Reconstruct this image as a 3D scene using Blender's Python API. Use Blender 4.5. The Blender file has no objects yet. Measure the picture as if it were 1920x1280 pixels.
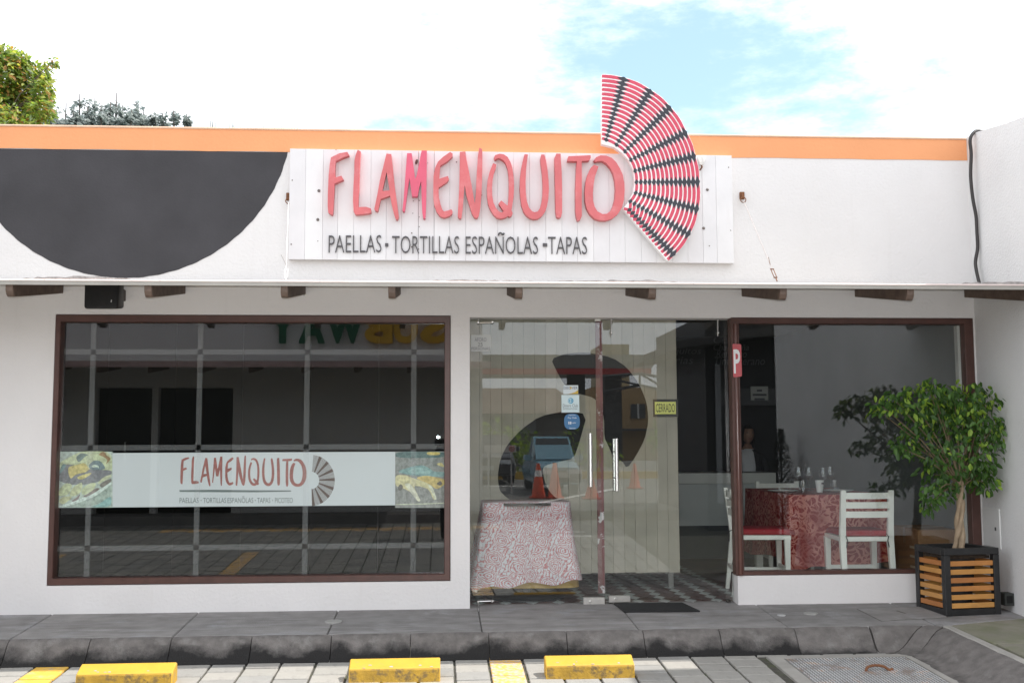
import bpy, bmesh, math, random
from mathutils import Vector, Matrix
from mathutils.geometry import tessellate_polygon
random.seed(7)
S = bpy.context.scene
COL = S.collection
# ------------------------------------------------------------------ camera, sky, sun, exposure
F_PX, CAM = 2070.0, Vector((0.0, -8.0, 1.18071))
psi = math.atan(134 / F_PX); th = math.atan(188 / math.hypot(F_PX, 134)); rho = 0.004
D_ = Vector((math.sin(psi) * math.cos(th), math.cos(psi) * math.cos(th), math.sin(th)))
r_ = Vector((math.cos(psi), -math.sin(psi), 0)); u_ = r_.cross(D_)
R_ = r_ * math.cos(rho) - u_ * math.sin(rho); U_ = u_ * math.cos(rho) + r_ * math.sin(rho)
cd = bpy.data.cameras.new('camera'); cam = bpy.data.objects.new('camera', cd); COL.objects.link(cam)
m = Matrix((R_, U_, -D_)).transposed().to_4x4(); m.translation = CAM; cam.matrix_world = m
cd.sensor_width = 36; cd.lens = 36 * F_PX / 1920; cd.clip_end = 2000; cd.clip_start = 0.02
S.camera = cam

SUN = Vector((0.68, 0.02, 1.0)).normalized()
W = bpy.data.worlds.new('World'); S.world = W; W.use_nodes = True
nt = W.node_tree; nt.nodes.clear(); N = nt.nodes.new; L = nt.links.new
out = N('ShaderNodeOutputWorld'); bg = N('ShaderNodeBackground'); bg.inputs['Strength'].default_value = 0.12
sky = N('ShaderNodeTexSky'); sky.sky_type = 'NISHITA'; sky.sun_disc = False
sky.sun_elevation = math.asin(SUN.z); sky.sun_rotation = math.atan2(SUN.x, SUN.y)
sky.altitude = 2600; sky.air_density = 1.0; sky.dust_density = 1.0
tc = N('ShaderNodeTexCoord')
def wmath(op, a, b=None, clamp=False):
    n = N('ShaderNodeMath'); n.operation = op; n.use_clamp = clamp
    for i, v in enumerate((a, b)):
        if v is None: continue
        if isinstance(v, (int, float)): n.inputs[i].default_value = v
        else: L(v, n.inputs[i])
    return n.outputs[0]
mp = N('ShaderNodeMapping'); mp.inputs['Scale'].default_value = (1.0, 1.0, 2.6); mp.inputs['Location'].default_value = (0.37, 0.2, 0.1)
L(tc.outputs['Generated'], mp.inputs['Vector'])
n1 = N('ShaderNodeTexNoise'); n1.inputs['Scale'].default_value = 5.0; n1.inputs['Detail'].default_value = 9; n1.inputs['Roughness'].default_value = 0.64
L(mp.outputs[0], n1.inputs['Vector'])
# openings in the cloud sheet: the one in view and others round the sky
sep = N('ShaderNodeSeparateXYZ'); L(tc.outputs['Generated'], sep.inputs[0])
def gap(cx, cz, rx, rz, front=True):
    dx = wmath('DIVIDE', wmath('SUBTRACT', sep.outputs[0], cx), rx); dz = wmath('DIVIDE', wmath('SUBTRACT', sep.outputs[2], cz), rz)
    d2 = wmath('ADD', wmath('MULTIPLY', dx, dx), wmath('MULTIPLY', dz, dz))
    g = wmath('SUBTRACT', 1.0, d2, True)
    return wmath('MULTIPLY', g, wmath('GREATER_THAN', sep.outputs[1], 0) if front else wmath('LESS_THAN', sep.outputs[1], 0))
G = wmath('MAXIMUM', gap(0.16, 0.305, 0.34, 0.15), gap(-0.6, 0.55, 0.35, 0.14))
G = wmath('MAXIMUM', G, gap(0.3, 0.5, 0.4, 0.15, False)); G = wmath('MAXIMUM', G, gap(-0.5, 0.3, 0.3, 0.12, False))
cover = wmath('SUBTRACT', wmath('ADD', n1.outputs[0], 0.26), wmath('MULTIPLY', G, 0.36))
ramp = N('ShaderNodeMapRange'); ramp.inputs['From Min'].default_value = 0.36; ramp.inputs['From Max'].default_value = 0.66; ramp.interpolation_type = 'SMOOTHSTEP'
L(cover, ramp.inputs['Value'])
n2 = N('ShaderNodeTexNoise'); n2.inputs['Scale'].default_value = 3.0; n2.inputs['Detail'].default_value = 5; L(mp.outputs[0], n2.inputs['Vector'])
cl = N('ShaderNodeMapRange'); cl.inputs['From Min'].default_value = 0.3; cl.inputs['From Max'].default_value = 0.7
cl.inputs['To Min'].default_value = 9.2; cl.inputs['To Max'].default_value = 12.2; L(n2.outputs[0], cl.inputs['Value'])
cc = N('ShaderNodeCombineColor'); L(wmath('MULTIPLY', cl.outputs[0], 0.97), cc.inputs[0]); L(cl.outputs[0], cc.inputs[1]); L(wmath('MULTIPLY', cl.outputs[0], 1.05), cc.inputs[2])
veil = N('ShaderNodeMixRGB'); veil.blend_type = 'ADD'; veil.inputs[0].default_value = 1; L(sky.outputs[0], veil.inputs[1]); veil.inputs[2].default_value = (2.0, 2.75, 2.3, 1)
mx = N('ShaderNodeMixRGB'); L(ramp.outputs[0], mx.inputs[0]); L(veil.outputs[0], mx.inputs[1]); L(cc.outputs[0], mx.inputs[2])
L(mx.outputs[0], bg.inputs['Color']); L(bg.outputs[0], out.inputs[0])

sd = bpy.data.lights.new('sun', 'SUN'); sd.energy = 4.0; sd.angle = math.radians(0.6); sd.color = (1, 0.96, 0.89)
so = bpy.data.objects.new('sun', sd); COL.objects.link(so); so.rotation_euler = SUN.to_track_quat('Z', 'Y').to_euler(); so.location = (6, 2, 12)
S.view_settings.view_transform = 'Standard'; S.view_settings.look = 'None'; S.view_settings.exposure = 0.55; S.view_settings.gamma = 1
S.view_settings.use_curve_mapping = False
S.cycles.use_denoising = True; S.cycles.max_bounces = 8; S.cycles.transparent_max_bounces = 24; S.cycles.diffuse_bounces = 5
S.cycles.caustics_reflective = False; S.cycles.caustics_refractive = False; S.cycles.sample_clamp_indirect = 6

# ------------------------------------------------------------------ surveying helpers: a sight line of the photo met with a real plane
def ray(px, py): return D_ * F_PX + R_ * (px - 960) - U_ * (py - 640)
def P(px, py, Y=0.0):
    v = ray(px, py); return CAM + v * ((Y - CAM.y) / v.y)
def PX(px, py, X):
    v = ray(px, py); return CAM + v * ((X - CAM.x) / v.x)
GL = 0.06                                   # plane of the glass; the mirrored place lies behind it
def PM(px, py, Y):
    p = P(px, py, 2 * GL - Y); return Vector((p.x, Y, p.z))

# ------------------------------------------------------------------ materials
MATS = {}
def M(name, col, rough=0.6, var=0.12, scale=6.0, bump=0.0, bscale=80.0, metal=0.0, spec=0.5, col2=None, c2at=0.6, c2w=0.08, c2scale=4.0, emit=None):
    if name in MATS: return MATS[name]
    mt = bpy.data.materials.new(name); mt.use_nodes = True; t = mt.node_tree; b = t.nodes['Principled BSDF']
    b.inputs['Roughness'].default_value = rough; b.inputs['Metallic'].default_value = metal; b.inputs['Specular IOR Level'].default_value = spec
    tcn = t.nodes.new('ShaderNodeTexCoord')
    n = t.nodes.new('ShaderNodeTexNoise'); n.inputs['Scale'].default_value = scale; n.inputs['Detail'].default_value = 6; t.links.new(tcn.outputs['Object'], n.inputs['Vector'])
    mr = t.nodes.new('ShaderNodeMapRange'); mr.inputs['From Min'].default_value = 0.3; mr.inputs['From Max'].default_value = 0.7
    mr.inputs['To Min'].default_value = 1 - var; mr.inputs['To Max'].default_value = 1 + var * 0.6; t.links.new(n.outputs[0], mr.inputs['Value'])
    mul = t.nodes.new('ShaderNodeMixRGB'); mul.blend_type = 'MULTIPLY'; mul.inputs[0].default_value = 1; mul.inputs[1].default_value = (*col, 1)
    t.links.new(mr.outputs[0], mul.inputs[2]); res = mul.outputs[0]
    if col2:
        n3 = t.nodes.new('ShaderNodeTexNoise'); n3.inputs['Scale'].default_value = c2scale; n3.inputs['Detail'].default_value = 8; n3.inputs['Roughness'].default_value = 0.65
        t.links.new(tcn.outputs['Object'], n3.inputs['Vector'])
        m3 = t.nodes.new('ShaderNodeMapRange'); m3.inputs['From Min'].default_value = c2at - c2w; m3.inputs['From Max'].default_value = c2at + c2w; t.links.new(n3.outputs[0], m3.inputs['Value'])
        x = t.nodes.new('ShaderNodeMixRGB'); t.links.new(m3.outputs[0], x.inputs[0]); t.links.new(res, x.inputs[1]); x.inputs[2].default_value = (*col2, 1); res = x.outputs[0]
    t.links.new(res, b.inputs['Base Color'])
    if bump:
        nb = t.nodes.new('ShaderNodeTexNoise'); nb.inputs['Scale'].default_value = bscale; nb.inputs['Detail'].default_value = 4; t.links.new(tcn.outputs['Object'], nb.inputs['Vector'])
        bp = t.nodes.new('ShaderNodeBump'); bp.inputs['Strength'].default_value = bump; bp.inputs['Distance'].default_value = 0.01
        t.links.new(nb.outputs[0], bp.inputs['Height']); t.links.new(bp.outputs[0], b.inputs['Normal'])
    if emit: b.inputs['Emission Color'].default_value = (*emit[0], 1); b.inputs['Emission Strength'].default_value = emit[1]
    MATS[name] = mt; return mt
def glass(name, f0=0.09, tint=(0.93, 0.96, 0.95), rough=0.0):
    mt = bpy.data.materials.new(name); mt.use_nodes = True; t = mt.node_tree; t.nodes.clear()
    o = t.nodes.new('ShaderNodeOutputMaterial'); mixn = t.nodes.new('ShaderNodeMixShader'); tr = t.nodes.new('ShaderNodeBsdfTransparent'); gl = t.nodes.new('ShaderNodeBsdfGlossy')
    tr.inputs[0].default_value = (*tint, 1); gl.inputs['Roughness'].default_value = rough; gl.inputs['Color'].default_value = (0.97, 0.98, 1, 1)
    lw = t.nodes.new('ShaderNodeLayerWeight'); lw.inputs['Blend'].default_value = 0.5
    p = t.nodes.new('ShaderNodeMath'); p.operation = 'POWER'; t.links.new(lw.outputs['Facing'], p.inputs[0]); p.inputs[1].default_value = 5
    a = t.nodes.new('ShaderNodeMath'); a.operation = 'MULTIPLY_ADD'; t.links.new(p.outputs[0], a.inputs[0]); a.inputs[1].default_value = 1 - f0; a.inputs[2].default_value = f0
    t.links.new(a.outputs[0], mixn.inputs[0]); t.links.new(tr.outputs[0], mixn.inputs[1]); t.links.new(gl.outputs[0], mixn.inputs[2]); t.links.new(mixn.outputs[0], o.inputs[0])
    MATS[name] = mt; return mt
def film(name, col, a):
    mt = bpy.data.materials.new(name); mt.use_nodes = True; t = mt.node_tree; t.nodes.clear()
    o = t.nodes.new('ShaderNodeOutputMaterial'); mixn = t.nodes.new('ShaderNodeMixShader'); tr = t.nodes.new('ShaderNodeBsdfTransparent'); d = t.nodes.new('ShaderNodeBsdfDiffuse')
    d.inputs[0].default_value = (*col, 1); mixn.inputs[0].default_value = a
    t.links.new(tr.outputs[0], mixn.inputs[1]); t.links.new(d.outputs[0], mixn.inputs[2]); t.links.new(mixn.outputs[0], o.inputs[0]); MATS[name] = mt; return mt
def leafmat(name, col, tcol, mixf=0.35):
    mt = bpy.data.materials.new(name); mt.use_nodes = True; t = mt.node_tree; b = t.nodes['Principled BSDF']; o = t.nodes['Material Output']
    b.inputs['Base Color'].default_value = (*col, 1); b.inputs['Roughness'].default_value = 0.5
    tl = t.nodes.new('ShaderNodeBsdfTranslucent'); tl.inputs[0].default_value = (*tcol, 1); mixn = t.nodes.new('ShaderNodeMixShader'); mixn.inputs[0].default_value = mixf
    t.links.new(b.outputs[0], mixn.inputs[1]); t.links.new(tl.outputs[0], mixn.inputs[2]); t.links.new(mixn.outputs[0], o.inputs[0]); MATS[name] = mt; return mt

white_wall = M('white_plaster', (0.725, 0.705, 0.700), 0.85, 0.04, 1.6, 0.35, 45)
def weather(mt, streak=(0.45, 0.42, 0.38), amount=0.22, sx=9.0, sz=0.6, at=0.58, sy=None):
    """rain streaks and grime with a shape of their own, mixed into a paint"""
    t = mt.node_tree; b = t.nodes['Principled BSDF']; src = b.inputs['Base Color'].links[0].from_socket
    tcn = t.nodes.new('ShaderNodeTexCoord'); mpn = t.nodes.new('ShaderNodeMapping'); mpn.inputs['Scale'].default_value = (sx, sy or sx, sz); t.links.new(tcn.outputs['Object'], mpn.inputs['Vector'])
    n = t.nodes.new('ShaderNodeTexNoise'); n.inputs['Scale'].default_value = 1.0; n.inputs['Detail'].default_value = 8; n.inputs['Roughness'].default_value = 0.7; t.links.new(mpn.outputs[0], n.inputs['Vector'])
    r = t.nodes.new('ShaderNodeMapRange'); r.inputs['From Min'].default_value = at; r.inputs['From Max'].default_value = at + 0.2; r.inputs['To Max'].default_value = amount; t.links.new(n.outputs[0], r.inputs['Value'])
    x = t.nodes.new('ShaderNodeMixRGB'); t.links.new(r.outputs[0], x.inputs[0]); t.links.new(src, x.inputs[1]); x.inputs[2].default_value = (*streak, 1); t.links.new(x.outputs[0], b.inputs['Base Color'])
weather(white_wall, amount=0.16); weather(white_wall, (0.50, 0.47, 0.43), 0.12, 0.9, 0.9, 0.55)
side_wall = M('side_wall_plaster', (0.70, 0.695, 0.695), 0.88, 0.05, 2.2, 0.5, 60); weather(side_wall, amount=0.14)
orange = M('orange_paint', (0.80, 0.345, 0.155), 0.75, 0.05, 2.0, 0.2, 40); weather(orange, (0.7, 0.5, 0.35), 0.2)
black_paint = M('black_paint', (0.042, 0.040, 0.045), 0.75, 0.2, 3.0, 0.2, 60)
red_letter = M('red_letter', (0.60, 0.135, 0.145), 0.5, 0.12, 5.0, 0.05, 60, col2=(0.66, 0.22, 0.23), c2at=0.62, c2scale=6)
red_letter2 = M('crimson_letter', (0.66, 0.10, 0.17), 0.5, 0.10, 6.0)
plank_white = [M('sign_plank%d' % i, c, 0.6, 0.05, 5.0, 0.08, 30) for i, c in enumerate([(0.72, 0.705, 0.715), (0.745, 0.73, 0.735), (0.70, 0.68, 0.69)])]
for p_ in plank_white: weather(p_, (0.5, 0.45, 0.42), 0.16, 14, 1.2)
lettergrey = M('dark_grey_letter', (0.075, 0.07, 0.075), 0.55, 0.1)
fan_white = M('fan_white', (0.82, 0.80, 0.80), 0.5, 0.04); fan_red = M('fan_red', (0.60, 0.065, 0.115), 0.5, 0.06); fan_black = M('fan_black', (0.03, 0.032, 0.045), 0.5, 0.1)
brown = M('brown_wood_paint', (0.085, 0.038, 0.030), 0.45, 0.2, 12, 0.1, 60)
rafter_m = M('dark_stained_wood', (0.125, 0.085, 0.065), 0.65, 0.3, 18, 0.2, 50)
fascia_m = M('grey_metal_trim', (0.36, 0.345, 0.315), 0.5, 0.12, 6, 0.05, 50, col2=(0.3, 0.28, 0.25), c2at=0.66, c2scale=12)
flash_m = M('white_flashing', (0.66, 0.55, 0.52), 0.5, 0.1, 8)
mortar_m = M('rough_mortar', (0.34, 0.32, 0.31), 0.9, 0.3, 30, 0.6, 60)
glass_m = glass('window_glass', 0.036, (0.96, 0.98, 0.97)); glass_r = glass('right_window_glass', 0.060, (0.96, 0.98, 0.97)); glass_d = glass('door_glass', 0.055, (0.96, 0.98, 0.97)); wglass = glass('wine_glass', 0.17, (0.96, 0.97, 0.97))
strip_m = film('frosted_film', (0.78, 0.77, 0.80), 0.13)
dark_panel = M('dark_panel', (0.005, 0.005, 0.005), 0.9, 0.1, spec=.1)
joint_m = M('pale_joint', (0.14, 0.14, 0.14), 0.8)
metal = M('brushed_steel', (0.72, 0.71, 0.69), 0.28, 0.08, 40, metal=1.0)
paver_m = [M('paver%d' % i, c, 0.85, 0.10, 9, 0.3, 120, col2=tuple(v * 0.72 for v in c), c2at=0.63, c2scale=7) for i, c in enumerate([(0.31, 0.298, 0.275), (0.285, 0.278, 0.265), (0.33, 0.315, 0.29), (0.27, 0.262, 0.247)])]
paver_y = M('yellow_road_paint', (0.72, 0.43, 0.07), 0.7, 0.12, 9, 0.2, 120, col2=(0.40, 0.33, 0.24), c2at=0.60, c2scale=11)
paver_y2 = M('worn_yellow_road_paint', (0.72, 0.43, 0.10), 0.7, 0.2, 9, 0.2, 120, col2=(0.50, 0.40, 0.34), c2at=0.50, c2w=0.04, c2scale=28)
bed_m = M('sandy_joint', (0.075, 0.07, 0.058), 0.95, 0.4, 30, 0.4, 90, col2=(0.07, 0.085, 0.035), c2at=0.6, c2scale=9)
slab_m = [M('sidewalk_concrete%d' % i, c, 0.85, 0.2, 7, 0.5, 110, col2=(0.30, 0.295, 0.30), c2at=0.60, c2w=0.05, c2scale=3.2) for i, c in enumerate([(0.262, 0.250, 0.244), (0.24, 0.23, 0.225), (0.272, 0.258, 0.25)])]
for p_ in slab_m: weather(p_, (0.13, 0.12, 0.115), 0.6, 1.1, 3.0, 0.48, 7.0); weather(p_, (0.40, 0.395, 0.40), 0.5, 2.4, 5.0, 0.52, 12.0)
slab_green = M('mossy_concrete', (0.24, 0.225, 0.185), 0.9, 0.18, 3, 0.3, 70, col2=(0.17, 0.175, 0.11), c2at=0.52, c2w=0.12, c2scale=4)
rim_m = M('pale_concrete', (0.34, 0.325, 0.30), 0.9, 0.15, 6, 0.3, 70)
yellow_m = M('yellow_stop_paint', (0.56, 0.33, 0.035), 0.6, 0.1, 9, 0.15, 60, col2=(0.44, 0.29, 0.08), c2at=0.62, c2w=0.06, c2scale=12)
yellow_dirty_shaded = M('grimy_shaded_yellow_paint', (0.40, 0.235, 0.02), 0.7, 0.25, 10, 0.3, 60, col2=(0.17, 0.11, 0.035), c2at=0.56, c2w=0.06, c2scale=17)  # front faces: mottled grime over a base darkened to hold their shade
grey_chip = M('bare_concrete_chip', (0.40, 0.37, 0.38), 0.9, 0.1)

# ------------------------------------------------------------------ mesh helpers
def base_of(o): return BASE.get(o, Vector((0, 0, 0)))
BASE = {}
class MB:
    def __init__(s): s.v = []; s.f = []; s.mi = []; s.k = 0
    def add(s, vs, fs, mi=None):
        b = len(s.v); s.v += [Vector(v) for v in vs]; s.f += [tuple(i + b for i in f) for f in fs]; s.mi += [s.k if mi is None else mi] * len(fs); return s
    def box(s, x0, x1, y0, y1, z0, z1, mi=None):
        return s.add([(x, y, z) for x in (x0, x1) for y in (y0, y1) for z in (z0, z1)], [(0, 1, 3, 2), (4, 6, 7, 5), (0, 4, 5, 1), (2, 3, 7, 6), (0, 2, 6, 4), (1, 5, 7, 3)], mi)
    def hexa(s, a, mi=None):   # 8 corners: bottom ring 0-3 ccw, top ring 4-7
        return s.add(a, [(3, 2, 1, 0), (4, 5, 6, 7), (0, 1, 5, 4), (1, 2, 6, 5), (2, 3, 7, 6), (3, 0, 4, 7)], mi)
    def bar(s, a, b, w, h, up=(0, 0, 1), mi=None, w2=None, h2=None):
        a = Vector(a); b = Vector(b); d = (b - a).normalized(); sd_ = d.cross(Vector(up)); sd_ = sd_.normalized() if sd_.length > 1e-6 else Vector((1, 0, 0)); u = sd_.cross(d)
        w2 = w if w2 is None else w2; h2 = h if h2 is None else h2
        q = [a - sd_ * w / 2 - u * h / 2, a + sd_ * w / 2 - u * h / 2, a + sd_ * w / 2 + u * h / 2, a - sd_ * w / 2 + u * h / 2]
        q += [b - sd_ * w2 / 2 - u * h2 / 2, b + sd_ * w2 / 2 - u * h2 / 2, b + sd_ * w2 / 2 + u * h2 / 2, b - sd_ * w2 / 2 + u * h2 / 2]
        return s.hexa(q, mi)
    def tube(s, pts, r, seg=8, mi=None, cap=True):
        pts = [Vector(p) for p in pts]; rs = r if isinstance(r, (list, tuple)) else [r] * len(pts); rings = []; vs = []; fs = []
        prev = None
        for i, p in enumerate(pts):
            d = (pts[min(i + 1, len(pts) - 1)] - pts[max(i - 1, 0)]).normalized()
            ref = prev if prev is not None else (Vector((0, 0, 1)) if abs(d.z) < 0.9 else Vector((1, 0, 0)))
            a = (ref - d * ref.dot(d)).normalized(); prev = a; b = d.cross(a)
            for k in range(seg):
                t = 2 * math.pi * k / seg; vs.append(p + (a * math.cos(t) + b * math.sin(t)) * rs[i])
        for i in range(len(pts) - 1):
            for k in range(seg): fs.append((i * seg + k, i * seg + (k + 1) % seg, (i + 1) * seg + (k + 1) % seg, (i + 1) * seg + k))
        if cap: fs.append(tuple(range(seg - 1, -1, -1))); fs.append(tuple((len(pts) - 1) * seg + k for k in range(seg)))
        return s.add(vs, fs, mi)
    def lathe(s, prof, c, seg=20, mi=None, cap=True):
        c = Vector(c); vs = []; fs = []
        for r, z in prof:
            for k in range(seg):
                t = 2 * math.pi * k / seg; vs.append(c + Vector((r * math.cos(t), r * math.sin(t), z)))
        for i in range(len(prof) - 1):
            for k in range(seg): fs.append((i * seg + k, i * seg + (k + 1) % seg, (i + 1) * seg + (k + 1) % seg, (i + 1) * seg + k))
        if cap: fs.append(tuple(range(seg - 1, -1, -1))); fs.append(tuple((len(prof) - 1) * seg + k for k in range(seg)))
        return s.add(vs, fs, mi)
    def prism(s, loops, off, mi=None, side_mi=None):
        """filled outline (outer loop first, then holes) given in 3D, pushed by off"""
        off = Vector(off); loops = [[Vector(p) for p in lp] for lp in loops]; flat = [p for lp in loops for p in lp]; n = len(flat)
        tris = tessellate_polygon(loops)
        nrm = Vector((0, 0, 0))
        for a, b, c in tris: nrm += (flat[b] - flat[a]).cross(flat[c] - flat[a])
        flip = nrm.dot(off) > 0
        fs = [((c, b, a) if flip else (a, b, c)) for a, b, c in tris]
        if off.length > 0: fs += [tuple(i + n for i in (reversed(f))) for f in list(fs)]
        nside = 0
        if off.length > 0:
            st = 0
            for lp in loops:
                for i in range(len(lp)):
                    j = (i + 1) % len(lp); fs.append((st + i, st + j, st + j + n, st + i + n)); nside += 1
                st += len(lp)
        b0 = len(s.mi); s.add(flat + ([p + off for p in flat] if off.length > 0 else []), fs, mi)
        if side_mi is not None and nside:
            for i in range(len(s.mi) - nside, len(s.mi)): s.mi[i] = side_mi
        return s
    def build(s, name, mats, parent=None, at=None, smooth=False, bevel=0.0, bseg=1, label=None, cat=None, group=None, kind=None, merge=False, normals=True):
        if parent is not None: base = base_of(parent)
        elif at is not None: base = Vector(at)
        else:
            xs = [v.x for v in s.v]; ys = [v.y for v in s.v]; zs = [v.z for v in s.v]
            base = Vector(((min(xs) + max(xs)) / 2, (min(ys) + max(ys)) / 2, min(zs)))
        me = bpy.data.meshes.new(name); me.from_pydata([v - base for v in s.v], [], s.f)
        for mm in (mats if isinstance(mats, (list, tuple)) else [mats]): me.materials.append(mm)
        me.polygons.foreach_set('material_index', s.mi)
        bm = bmesh.new(); bm.from_mesh(me)
        if merge: bmesh.ops.remove_doubles(bm, verts=bm.verts, dist=1e-5)
        if normals: bmesh.ops.recalc_face_normals(bm, faces=bm.faces)
        if bevel:
            es = [e for e in bm.edges if len(e.link_faces) == 2 and e.calc_face_angle(0) > 0.5]
            bmesh.ops.bevel(bm, geom=es, offset=bevel, segments=bseg, affect='EDGES', profile=0.5, clamp_overlap=True)
        bm.to_mesh(me); bm.free()
        if smooth:
            me.polygons.foreach_set('use_smooth', [True] * len(me.polygons))
            if smooth != 'all': me.set_sharp_from_angle(angle=math.radians(40))
        o = bpy.data.objects.new(name, me); COL.objects.link(o)
        if parent is not None: o.parent = parent; BASE[o] = base
        else: o.location = base; BASE[o] = base
        tag(o, label, cat, group, kind); return o
def tag(o, label=None, cat=None, group=None, kind=None):
    for k, v in (('label', label), ('category', cat), ('group', group), ('kind', kind)):
        if v: o[k] = v
    return o
def thing(name, at, label, cat, group=None, kind=None, rz=0.0):
    o = bpy.data.objects.new(name, None); COL.objects.link(o); o.location = at; o.rotation_euler.z = rz; o.empty_display_size = 0.1; BASE[o] = Vector(at)
    return tag(o, label, cat, group, kind)
def local_thing(*a, **k):     # parts are written in the thing's own coordinates
    o = thing(*a, **k); BASE[o] = Vector((0, 0, 0)); return o
def copy_tree(o, parent=None):
    c = o.copy(); COL.objects.link(c)
    if parent is not None: c.parent = parent
    for ch in o.children: copy_tree(ch, c)
    return c
def text_mb(body, x0, x1, z0, z1, y, depth=0.0, mb=None, mi=0, back=False, shear=0.0, mono=False, bold=0.0):
    cu = bpy.data.curves.new('t', 'FONT'); cu.body = body; cu.size = 1; cu.shear = shear; cu.align_x = 'LEFT'; cu.resolution_u = 3; cu.offset = bold
    o = bpy.data.objects.new('t', cu); COL.objects.link(o); dg = bpy.context.evaluated_depsgraph_get(); me = o.evaluated_get(dg).to_mesh()
    vs = [v.co.copy() for v in me.vertices]; fs = [tuple(p.vertices) for p in me.polygons]
    o.evaluated_get(dg).to_mesh_clear(); bpy.data.objects.remove(o); bpy.data.curves.remove(cu)
    ax, bx = min(v.x for v in vs), max(v.x for v in vs); az, bz = min(v.y for v in vs), max(v.y for v in vs)
    out_ = []
    for v in vs:
        u = (v.x - ax) / max(bx - ax, 1e-6); w = (v.y - az) / max(bz - az, 1e-6)
        X = (x1 + (x0 - x1) * u) if back else (x0 + (x1 - x0) * u)
        out_.append(Vector((X, y, z0 + (z1 - z0) * w)))
    mb = mb or MB()
    if depth:
        n = len(out_); fs2 = list(fs); ed = {}
        for f in fs:
            for i in range(len(f)):
                e = (f[i], f[(i + 1) % len(f)]); ed[e] = 1
        sides = [(a, b, b + n, a + n) for (a, b) in ed if (b, a) not in ed]
        mb.add(out_ + [v + Vector((0, depth, 0)) for v in out_], fs + sides, mi)
    else: mb.add(out_, fs, mi)
    return mb
def smoothloop(pts, it=1):
    for _ in range(it):
        q = []
        for i in range(len(pts)):
            a = Vector(pts[i]); b = Vector(pts[(i + 1) % len(pts)]); q += [a * 0.8 + b * 0.2, a * 0.2 + b * 0.8]
        pts = q
    return pts
def catmull(pts, n=6):
    pts = [Vector(p) for p in pts]; o = []
    for i in range(len(pts) - 1):
        p0 = pts[max(i - 1, 0)]; p1 = pts[i]; p2 = pts[i + 1]; p3 = pts[min(i + 2, len(pts) - 1)]
        for k in range(n):
            t = k / n; o.append(0.5 * ((2 * p1) + (p2 - p0) * t + (2 * p0 - 5 * p1 + 4 * p2 - p3) * t * t + (3 * p1 - p0 - 3 * p2 + p3) * t ** 3))
    o.append(pts[-1]); return o
def hollow_wall(mb, xs, zs, solid, y0, y1):
    """one connected wall with openings, on a grid"""
    idx = {}
    vs = []; fs = []
    def vid(i, j, k):
        if (i, j, k) not in idx: idx[(i, j, k)] = len(vs); vs.append((xs[i], (y0, y1)[k], zs[j]))
        return idx[(i, j, k)]
    nx, nz = len(xs) - 1, len(zs) - 1
    sol = lambda i, j: 0 <= i < nx and 0 <= j < nz and solid(i, j)
    for i in range(nx):
        for j in range(nz):
            if not sol(i, j): continue
            fs.append((vid(i, j, 0), vid(i + 1, j, 0), vid(i + 1, j + 1, 0), vid(i, j + 1, 0)))
            fs.append((vid(i, j, 1), vid(i, j + 1, 1), vid(i + 1, j + 1, 1), vid(i + 1, j, 1)))
            if not sol(i - 1, j): fs.append((vid(i, j, 0), vid(i, j + 1, 0), vid(i, j + 1, 1), vid(i, j, 1)))
            if not sol(i + 1, j): fs.append((vid(i + 1, j, 0), vid(i + 1, j, 1), vid(i + 1, j + 1, 1), vid(i + 1, j + 1, 0)))
            if not sol(i, j - 1): fs.append((vid(i, j, 0), vid(i, j, 1), vid(i + 1, j, 1), vid(i + 1, j, 0)))
            if not sol(i, j + 1): fs.append((vid(i, j + 1, 0), vid(i + 1, j + 1, 0), vid(i + 1, j + 1, 1), vid(i, j + 1, 1)))
    return mb.add(vs, fs)

exec_parts = []
# ================================================================== GROUND
def gz(y):      # the parking street drains to a line half way across
    return -0.135 + 0.05 * y if y > -5.5 else -0.41 + 0.05 * (-5.5 - y)
def sz(y): return 0.05 * y          # the sidewalk falls to the kerb
g = MB(); g.add([(-500, -500, -0.85), (500, -500, -0.85), (500, 700, -0.85), (-500, 700, -0.85)], [(0, 1, 2, 3)])
g.build('ground', M('bare_earth', (0.16, 0.14, 0.11), 0.95, 0.3, 0.2), at=(0, 0, -0.85), kind='structure')
st = MB()
ys = [-0.8, -5.5, -10.6]
st.add([(x, y, gz(y) - 0.012) for y in ys for x in (-40, 40)], [(0, 2, 3, 1), (2, 4, 5, 3)])
street = st.build('street', bed_m, at=(0, 0, 0), kind='structure')
PW, PD, PX0 = 0.2135, 0.180, -2.475 - 0.2135 * 4
def paver_mesh(wx, wy, mt, nm):
    mb = MB(); mb.box(-wx / 2, wx / 2, -wy / 2, wy / 2, -0.03, 0)
    o = mb.build(nm, mt, at=(0, 0, 0), bevel=0.004); me = o.data; bpy.data.objects.remove(o); return me
pm = [paver_mesh(PW - 0.015, PD - 0.015, mm, 'paver') for mm in paver_m] + [paver_mesh(PW - 0.015, PD - 0.015, mm, 'paver') for mm in (paver_y, paver_y2)]
pmh = [paver_mesh(PW - 0.015, PD / 2 - 0.015, mm, 'paver') for mm in paver_m] + [paver_mesh(PW - 0.015, PD / 2 - 0.015, mm, 'paver') for mm in (paver_y, paver_y2)]
slope = math.atan(0.05)
STUFF = MB()
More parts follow.
